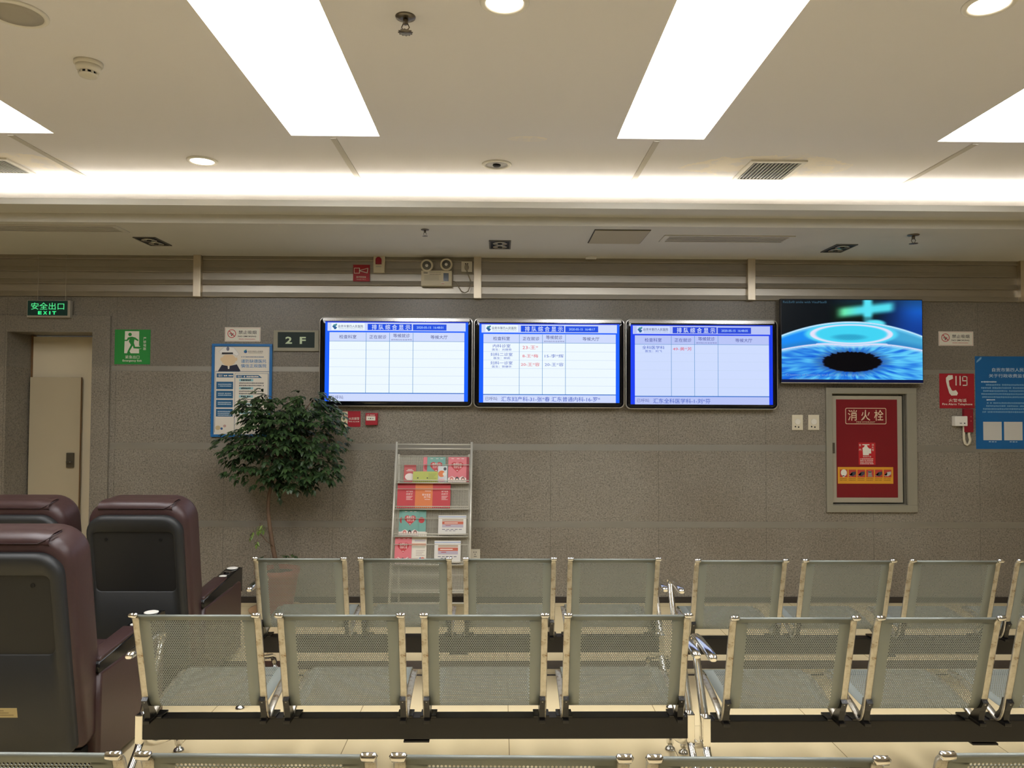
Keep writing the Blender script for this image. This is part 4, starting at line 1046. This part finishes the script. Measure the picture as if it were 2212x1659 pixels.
# ------------------------------------------------------------------ brochure rack and its leaflets
RACKM = mat('rack_paint', (208, 204, 190), .4, .3); MESHM = mat('rack_mesh', (190, 186, 170), .5, .2)
xL, xR = onY(852, 1100, 6.3).x, onY(1017, 1100, 6.3).x
RW, RX = (xR-xL)/2, (xL+xR)/2
def ry(z): return 6.02 + .40*z/1.36         # leaning plane of the rack
def rackz(py):                              # height on the leaning plane seen at that photo row
    lo, hi = 0.0, 1.5
    for _ in range(40):
        mid = (lo+hi)/2
        if onY(930, py, ry(mid)).z > mid: lo = mid
        else: hi = mid
    return lo
ztop = rackz(955)
rack = thing('brochure_rack', (RX, 6.2, 0), 'light grey wire brochure rack leaning before the wall, filled with leaflets', 'rack')
def rl(x, y, z): return (x, y-6.2, z)
m = MB()
for sx in (-1, 1): m.tube([rl(sx*RW, ry(.0), .03), rl(sx*RW, ry(ztop), ztop)], .010, RACKM, 10)
for z in (ztop-.02, ztop-.055, .12): m.tube([rl(-RW, ry(z), z), rl(RW, ry(z), z)], .007, RACKM, 8)
m.build('front_frame', rack)
m = MB()
for sx in (-1, 1): m.tube([rl(sx*(RW-.02), ry(ztop-.1), ztop-.1), rl(sx*(RW-.02), 6.46, .03)], .009, RACKM, 8)
m.tube([rl(-RW+.02, 6.45, .12), rl(RW-.02, 6.45, .12)], .007, RACKM, 8); m.build('rear_frame', rack)
for sx in (-1, 1):
    for yy in (6.02, 6.46):
        A = Matrix.Rotation(math.pi/2, 4, 'Y'); m = MB(); m.lathe([(.012, -.01), (.024, -.009), (.024, .009), (.012, .01)], MATBLACK, 16, rl(sx*RW, yy, .025), A); m.build('caster', rack)
levels = [(985, 1002, 1034, 1042), (1044, 1054, 1091, 1098), (1098.5, 1117, 1149, 1157), (1158, 1173, 1208, 1217), (1222, 1238, 1268, 1277)]
SH = []
for (pa, pw, pb, pc) in levels:
    za, zb2 = rackz(pa), rackz(pc); m = MB(); w = RW-.014
    H = za-zb2; nx, nz = 72, max(4, int(H/.0085))
    for i in range(nx+1):
        x = -w+2*w*i/nx; m.face([rl(x-.0013, ry(zb2)+.004, zb2), rl(x+.0013, ry(zb2)+.004, zb2), rl(x+.0013, ry(za)+.004, za), rl(x-.0013, ry(za)+.004, za)], MESHM)
    for j in range(nz+1):
        z = zb2+H*j/nz; m.face([rl(-w, ry(z)+.0035, z-.0013), rl(w, ry(z)+.0035, z-.0013), rl(w, ry(z)+.0035, z+.0013), rl(-w, ry(z)+.0035, z+.0013)], MESHM)
    m.tube([rl(-w, ry(za), za), rl(w, ry(za), za)], .004, RACKM, 8)
    for sx in (-1, 1): m.tube([rl(sx*w, ry(za), za), rl(sx*w, ry(zb2), zb2)], .003, RACKM, 6)
    D = .055; zf = rackz(pb)
    yb2 = ry(zb2)
    # shelf tray: bottom strip and raised front lip, plus the retaining wire
    m.box(*rl(-w, yb2-D, zb2-.002), *rl(w, yb2+.003, zb2), MESHM)
    m.tube([rl(-w, yb2-D, zb2+.022), rl(w, yb2-D, zb2+.022)], .0035, RACKM, 8); m.tube([rl(-w, yb2-D, zb2), rl(w, yb2-D, zb2)], .004, RACKM, 8)
    for i in range(nx//2+1):
        x = -w+2*w*i/(nx//2); m.face([rl(x-.0012, yb2-D, zb2), rl(x+.0012, yb2-D, zb2), rl(x+.0012, yb2-D, zb2+.022), rl(x-.0012, yb2-D, zb2+.022)], MESHM)
    zw = rackz(pw)
    m.tube([rl(-w, ry(zw)-.001, zw), rl(-w, ry(zw)-D*.8, zw-.004), rl(w, ry(zw)-D*.8, zw-.004), rl(w, ry(zw)-.001, zw)], .0028, RACKM, 6)
    m.build('shelf', rack); SH.append((za, zb2, zf))
PINK = pr((214, 112, 118)); TEAL = pr((108, 160, 146)); HEART = pr((188, 44, 46)); CRM = pr((232, 216, 206)); ORG = pr((216, 116, 48)); REDB = pr((190, 40, 46)); LIME = pr((176, 182, 76)); PPR = pr((214, 210, 200))
TILT = math.atan(.40/1.36)
def leaflet(name, bx, lev, lab, paint, depth=.0, cat='leaflet', grp='leaflets in the brochure rack', thick=.004, base=None):
    """bx: photo box in the zoomed rack view (5.72x at 820,940)"""
    zs = SH[lev][1]; k = 5.72
    X0, X1, Y0, Y1 = 820+bx[0]/k, 820+bx[2]/k, 940+bx[1]/k, 940+bx[3]/k
    Yb = ry(zs)-.008-depth
    Yc = ry(rackz((Y0+Y1)/2))-.006-depth
    a, b = onY(X0, Y1, Yc), onY(X1, Y1, Yc)
    zbot = zs+.0005; ztp = onY((X0+X1)/2, Y0, Yc+.02).z
    wv, hv = b.x-a.x, (ztp-zbot)/math.cos(TILT)
    m = MB(WALLMAP.copy()); paint(m, wv, hv, thick+.0006)
    m.box(-wv/2, 0, 0, wv/2, hv, thick, base or PPR, .0006)
    o = m.build(name, None, ((a.x+b.x)/2, Yb, zbot+.002), (-TILT, 0, 0))
    return tag(o, lab, cat, grp)
def heart(m, cx, cy, s, mt, n):
    pts = []
    for i in range(32):
        a = 2*math.pi*i/32; pts.append((cx+s*16*math.sin(a)**3/17, cy+s*(13*math.cos(a)-5*math.cos(2*a)-2*math.cos(3*a)-math.cos(4*a))/17))
    m.poly(pts, mt, n)
def heart_cover(col, part=(0, 1)):
    def f(m, w, h, n):
        m.rect(-w/2, 0, w/2, h, col, n)
        W_ = w/(part[1]-part[0]); ox = -w/2 - part[0]*W_ + W_/2
        if part == (0, 1):
            heart(m, 0, h*.62, w*.36, HEART, n+.0004)
            m.text('健康宝宝', -w*.22, h*.66, w*.24, h*.76, CRM, n+.0008, .02); m.text('守护使命', -w*.2, h*.55, w*.24, h*.65, CRM, n+.0008, .02); m.poly(ellipse(0, h*.46, w*.05, h*.014, 10), CRM, n+.0008)
            m.poly([(-w/2, 0), (w/2, 0), (w/2, h*.16), (w*.28, h*.24), (0, h*.13), (-w*.28, h*.24), (-w/2, h*.16)], CRM, n+.0004)
            for x, cc in ((-.3, (200, 110, 100)), (0, (40, 36, 40)), (.32, (130, 84, 76))):
                m.poly(ellipse(x*w, h*.13, w*.1, h*.085, 16), pr(cc), n+.0007); m.poly(ellipse(x*w, h*.10, w*.06, h*.05, 12), pr((236, 206, 186)), n+.0010)
            for x in (-.25, .05, .3): m.rect(x*w-w*.08, h*.925, x*w+w*.06, h*.945, CRM, n+.0004)
        else:
            m.poly(ellipse(-w*.1 if part[0] > .3 else w*.1, h*.6, w*.4, h*.12, 16), HEART, n+.0004); m.rect(-w/2, 0, w/2, h*.15, CRM, n+.0004)
    return f
def plain(col, extra=None):
    def f(m, w, h, n):
        m.rect(-w/2, 0, w/2, h, col, n)
        if extra: extra(m, w, h, n+.0004)
    return f
def rnd_lines(m, x0, x1, y, k, dy, hh, col, n):
    for i in range(k): m.rect(x0, y-i*dy, x1-(i % 3)*(x1-x0)*.15, y-i*dy+hh, col, n)
leaflet('leaflet', (302, 366, 450, 545), 0, 'small red card standing at the left end of the top shelf', plain(pr((180, 70, 66)), lambda m, w, h, n: (m.rect(-w*.3, h*.62, w*.3, h*.66, CRM, n), m.rect(-w*.2, h*.7, w*.2, h*.73, CRM, n), m.poly(ellipse(0, h*.3, w*.4, h*.2), CRM, n))), .004)
leaflet('leaflet', (538, 276, 600, 560), 0, 'pink leaflet mostly hidden behind the teal one on the top shelf', heart_cover(PINK, (0, .3)), .002)
leaflet('leaflet', (586, 276, 812, 560), 0, 'teal heart leaflet on the top shelf behind the lime one', heart_cover(TEAL), .010)
leaflet('leaflet', (808, 380, 846, 560), 0, 'narrow teal leaflet edge between the cloud leaflet and the pink one', plain(TEAL), .003)
leaflet('leaflet', (1066, 276, 1104, 570), 0, 'dark red leaflet edge at the right end of the top shelf', plain(pr((150, 24, 34))), .002)
leaflet('leaflet', (846, 276, 1072, 572), 0, 'pink heart leaflet at the right of the top shelf', heart_cover(PINK), .010)
leaflet('leaflet', (720, 385, 836, 566), 0, 'white and orange leaflet with round pictures on the top shelf', plain(pr((206, 208, 206)), lambda m, w, h, n: (m.poly(ellipse(-w*.1, h*.52, w*.36, h*.2), ORG, n), m.poly(ellipse(w*.25, h*.82, w*.16, h*.1), pr((60, 60, 64)), n), m.poly(ellipse(w*.2, h*.5, w*.18, h*.11), SIGNW, n+.0003), m.poly(ellipse(-w*.1, h*.12, w*.36, h*.1), pr((222, 170, 180)), n))), .020)
def lime(m, w, h, n):
    m.rect(-w/2, 0, w/2, h, LIME, n)
    for x in (-.3, .08): m.poly(ellipse(x*w, h*.4, w*.03, h*.06, 12), INK, n+.0004)
    rnd_lines(m, w*.12, w*.45, h*.75, 4, h*.13, h*.03, pr((96, 112, 50)), n+.0004)
leaflet('leaflet', (412, 452, 720, 574), 0, 'lime green leaflet lying sideways at the front of the top shelf', lime, .030)
def redbook(m, w, h, n):
    m.rect(-w/2, 0, w/2, h, REDB, n); m.text('留下宝宝', w*.0, h*.64, w*.36, h*.70, CRM, n+.0004, .02); m.text('的样子', w*.0, h*.53, w*.36, h*.60, CRM, n+.0004, .02); rnd_lines(m, 0, w*.36, h*.47, 4, h*.045, h*.015, CRM, n+.0004)
def orbook(m, w, h, n):
    m.rect(-w/2, 0, w/2, h, ORG, n); m.text('爱与宝宝', -w*.1, h*.50, w*.38, h*.58, CRM, n+.0004, .02); m.text('你了吗', 0, h*.40, w*.38, h*.48, CRM, n+.0004, .02); m.rect(.05*w, h*.68, w*.4, h*.70, CRM, n+.0004); m.rect(.05*w, h*.34, w*.36, h*.355, CRM, n+.0004)
leaflet('booklet', (220, 603, 440, 892), 1, 'red booklet at the left end of the second shelf', redbook, .006, 'booklet', 'booklets on the second shelf', .008, REDB)
leaflet('booklet', (440, 603, 655, 892), 1, 'orange booklet between two red ones on the second shelf', orbook, .006, 'booklet', 'booklets on the second shelf', .008, ORG)
leaflet('booklet', (655, 603, 875, 892), 1, 'red booklet right of the orange one on the second shelf', redbook, .006, 'booklet', 'booklets on the second shelf', .008, REDB)
leaflet('leaflet', (240, 930, 290, 1205), 2, 'teal leaflet edge at the left end of the third shelf', heart_cover(TEAL, (0, .25)), .003)
leaflet('leaflet', (480, 930, 573, 1205), 2, 'teal leaflet half hidden at the right of the third-shelf heart leaflet', heart_cover(TEAL, (.55, 1)), .005)
leaflet('leaflet', (272, 930, 482, 1205), 2, 'teal heart leaflet at the front of the third shelf', heart_cover(TEAL), .012)
def boxfront(m, w, h, n):
    m.rect(-w/2, 0, w/2, h, PPR, n); m.rect(-w*.36, h*.54, w*.40, h*.69, pr((190, 92, 62)), n+.0004); m.rect(-w*.36, h*.38, w*.40, h*.53, pr((178, 166, 178)), n+.0004); m.rect(-w*.36, h*.72, w*.40, h*.80, pr((176, 152, 126)), n+.0004); m.rect(-w*.28, h*.59, w*.2, h*.63, CRM, n+.0008)
    m.rect(-w*.24, h*.47, -w*.05, h*.5, pr((170, 60, 60)), n+.0008)
    for i in range(5): m.rect(-w*.36+i*w*.15, h*.27, -w*.25+i*w*.15, h*.30, pr((90, 90, 110)), n+.0004)
    for i in range(3): m.rect(-w*.25+i*w*.14, h*.20, -w*.16+i*w*.14, h*.225, pr((90, 90, 110)), n+.0004)
    m.rect(-w/2, h*.9, w/2, h*.95, pr((160, 172, 196)), n+.0004)
leaflet('leaflet_box', (728, 1000, 1070, 1235), 2, 'white printed leaflet box with torn top on the third shelf', boxfront, .004, 'box', 'white leaflet boxes in the rack', .03)
leaflet('leaflet_box', (680, 1312, 1002, 1540), 3, 'white printed leaflet box on the fourth shelf', boxfront, .004, 'box', 'white leaflet boxes in the rack', .03)
leaflet('leaflet', (395, 1205, 580, 1530), 3, 'tall white leaflet with orange print behind the pink one on the fourth shelf', plain(pr((222, 214, 198)), lambda m, w, h, n: (m.rect(-w*.5, h*.58, w*.45, h*.63, ORG, n), m.rect(-w*.3, h*.70, w*.4, h*.75, pr((190, 180, 186)), n), m.rect(-w*.45, h*.48, w*.4, h*.55, pr((200, 196, 176)), n), m.rect(-w*.5, h*.06, -w*.05, h*.16, ORG, n), m.poly(ellipse(w*.25, h*.13, w*.16, h*.06), pr((206, 90, 60)), n), m.poly(ellipse(w*.1, h*.15, w*.06, h*.04), pr((60, 90, 160)), n), rnd_lines(m, -w*.2, w*.4, h*.40, 4, h*.05, h*.014, pr((170, 150, 140)), n))), .006)
leaflet('leaflet', (188, 1262, 395, 1535), 3, 'pink heart leaflet at the left end of the fourth shelf', heart_cover(PINK), .014)

# ------------------------------------------------------------------ potted tree
TY = 6.18
def tp(px, py, dy=0.0): return onY(px, py, TY+dy)
base = tp(598, 1300); bx = base.x
tree = thing('potted_tree', (bx, TY, 0), 'leafy dark green potted tree with a thin bare trunk beside the brochure rack', 'plant')
def tl(p): return (p[0]-bx, p[1]-TY, p[2])
TERRA = mat('terracotta', (150, 66, 42), .6, noise_amt=.08, noise_scale=12); SAUC = mat('saucer_tan', (186, 152, 112), .55)
zr = tp(545, 1228).z
m = MB(); m.lathe([(.115, .03), (.12, .035), (.165, zr-.045), (.172, zr-.042), (.176, zr-.03), (.176, zr), (.162, zr), (.158, zr-.03)], TERRA, 36); m.build('pot', tree)
m = MB(); m.lathe([(.16, 0), (.19, .004), (.215, .045), (.218, .05), (.206, .05), (.185, .015), (.10, .012)], SAUC, 36); m.build('saucer', tree)
m = MB(); m.lathe([(.158, zr-.035), (.1, zr-.022), (.01, zr-.02)], mat('soil', (54, 40, 30), .9, noise_amt=.3, noise_scale=60), 28); m.build('soil', tree)
BARK = mat('bark', (104, 82, 62), .75, noise_amt=.2, noise_scale=50, bump=.3)
tr = [tl(q) for q in (Vector((bx, TY, zr-.03)), tp(594, 1205), tp(589, 1180), tp(583, 1140), tp(579, 1100), tp(581, 1070), tp(588, 1040), tp(597, 1010), tp(606, 980))]
m = MB(); m.tube(tr, [.020, .018, .017, .016, .014, .0135, .013, .012, .010], BARK, 10); m.build('trunk', tree)
clusters = [(600, 945, 105, 85, 150), (690, 935, 70, 78, 85), (672, 868, 58, 34, 44), (520, 962, 52, 42, 40), (565, 880, 52, 36, 40), (640, 1020, 62, 46, 60), (528, 1008, 36, 22, 12), (610, 900, 80, 45, 60), (722, 900, 18, 34, 6), (580, 1030, 36, 32, 20), (575, 855, 24, 18, 7), (705, 1010, 40, 32, 22)]
def leafmat(name, a, b):
    g = N(name); ge = g.new('ShaderNodeNewGeometry'); c = g.ramp(ge.outputs['Random Per Island'], [(.0, L3(a)), (1.0, L3(b))])
    g.link(c, g.b.inputs['Base Color']); g.b.inputs['Roughness'].default_value = .38; return g.m
LEAFM = leafmat('leaf_green', (30, 48, 26), (60, 84, 44)); LEAFY = leafmat('leaf_young', (84, 110, 44), (124, 140, 66))
def leaf(mb, p, d, up, L, w, mt):
    d = d.normalized(); s = d.cross(up)
    if s.length < 1e-4: s = Vector((1, 0, 0))
    s.normalize(); n = s.cross(d).normalized()
    c = lambda t, k, z: mb.v(p + d*(L*t) + s*(w*k) + n*(z*L))
    a0, a1, a2, a3 = c(0, 0, 0), c(.33, 0, .03), c(.68, 0, .0), c(1.0, 0, -.10)
    l1, l2 = c(.3, -.5, .09), c(.66, -.40, .05); r1, r2 = c(.3, .5, .09), c(.66, .40, .05)
    for q in ([a0, l1, a1], [l1, l2, a2, a1], [l2, a3, a2], [a0, a1, r1], [a1, a2, r2, r1], [a2, a3, r2]): mb.f(q, mt, True)
rnd = random.Random(21)
mf, mbn = MB(), MB()
def sprig(st, d, n_leaf, L, mt, mb_, stem=True):
    p = Vector(st); d = d.normalized(); pts = [Vector(p)]
    for i in range(n_leaf):
        d = (d + Vector((rnd.uniform(-.12, .12), rnd.uniform(-.12, .12), -.13))).normalized()
        p = p + d*(L*.42); p.y = min(p.y, WALL-TY-.06); pts.append(Vector(p))
        side = d.cross(Vector((0, 0, 1))); side = side.normalized() if side.length > 1e-3 else Vector((1, 0, 0))
        for sg in (-1, 1):
            ld = d*.5+side*sg*rnd.uniform(.6, 1.0)+Vector((0, rnd.uniform(-.3, .1), rnd.uniform(-.5, .02)))
            e = p + ld.normalized()*L
            if e.y > WALL-TY-.03: ld.y = -abs(ld.y)
            leaf(mb_, p, ld, Vector((rnd.uniform(-.3, .3), -.25, 1)), L*rnd.uniform(.75, 1.1), L*rnd.uniform(.36, .46), mt)
    leaf(mb_, p, d+Vector((0, 0, -.2)), Vector((0, -.2, 1)), L*1.05, L*.5, mt)
    if stem: mbn.tube([tuple(q) for q in pts], .0022, BARK, 5)
top = Vector(tr[-1])
for (cx, cy, rx, ry_, cnt) in clusters:
    c = tp(cx, cy); q = onY(cx+rx, cy, TY).x-c.x; hz = c.z-onY(cx, cy+ry_, TY).z
    cc = Vector(tl(c))
    mbn.tube([tuple(top+Vector((0, 0, -.02))), tuple(top.lerp(cc, .5)+Vector((rnd.uniform(-.02, .02), rnd.uniform(-.05, .05), .03))), tuple(cc)], [.008, .006, .004], BARK, 6)
    for i in range(int(cnt*1.7)):
        while True:
            u = Vector((rnd.uniform(-1, 1), rnd.uniform(-1, 1), rnd.uniform(-1, 1)))
            if u.length < 1: break
        u *= .82
        st = cc + Vector((u.x*q, u.y*min(.30, q*1.1)-.05, u.z*hz)); st.y = max(-.45, min(st.y, WALL-TY-.12))
        d = Vector((u.x*1.1+(cc.x-top.x)*.8, u.y*.7-.1, .25*u.z-.12))
        sprig(st, d, rnd.choice((1, 2, 2)), .058, LEAFM, mf, False)
for (x0, y0, x1, y1, k_) in ((602, 1052, 608, 1090, 4), (664, 1040, 668, 1072, 3), (672, 1040, 678, 1066, 3), (560, 965, 470, 950, 4), (545, 905, 500, 900, 4), (720, 1000, 752, 1000, 3), (735, 905, 752, 935, 3), (590, 860, 560, 836, 3)):
    a, b = Vector(tl(tp(x0, y0, -.1))), Vector(tl(tp(x1, y1, -.12))); sprig(a, b-a, k_, .055, LEAFM, mf)
mf.build('foliage', tree)['kind'] = 'stuff'
mbn.build('branch', tree)
m2 = MB(); keep = mbn; mbn = MB()
a = Vector(tl(tp(590, 1180, -.02)))
mbn.tube([tuple(a), tl(tp(575, 1168, -.05)), tl(tp(560, 1150, -.06)), tl(tp(562, 1130, -.07))], .003, BARK, 6)
for (x0, y0, x1, y1, k_) in ((562, 1132, 556, 1150, 3), (566, 1130, 572, 1150, 3), (548, 1145, 540, 1170, 3), (556, 1165, 550, 1185, 2)):
    a, b = Vector(tl(tp(x0, y0, -.07))), Vector(tl(tp(x1, y1, -.09))); sprig(a, b-a, k_, .042, LEAFY, m2)
for (x0, y0, x1, y1, k_) in ((575, 1200, 560, 1203, 3), (605, 1200, 625, 1196, 3), (625, 1198, 650, 1200, 3)):
    a, b = Vector(tl(tp(x0, y0, -.05))), Vector(tl(tp(x1, y1, -.06))); sprig(a, b-a, k_, .036, LEAFM, m2)
mbn.build('shoot_stem', tree); m2.build('shoot_leaves', tree)
bpy.context.view_layer.update()
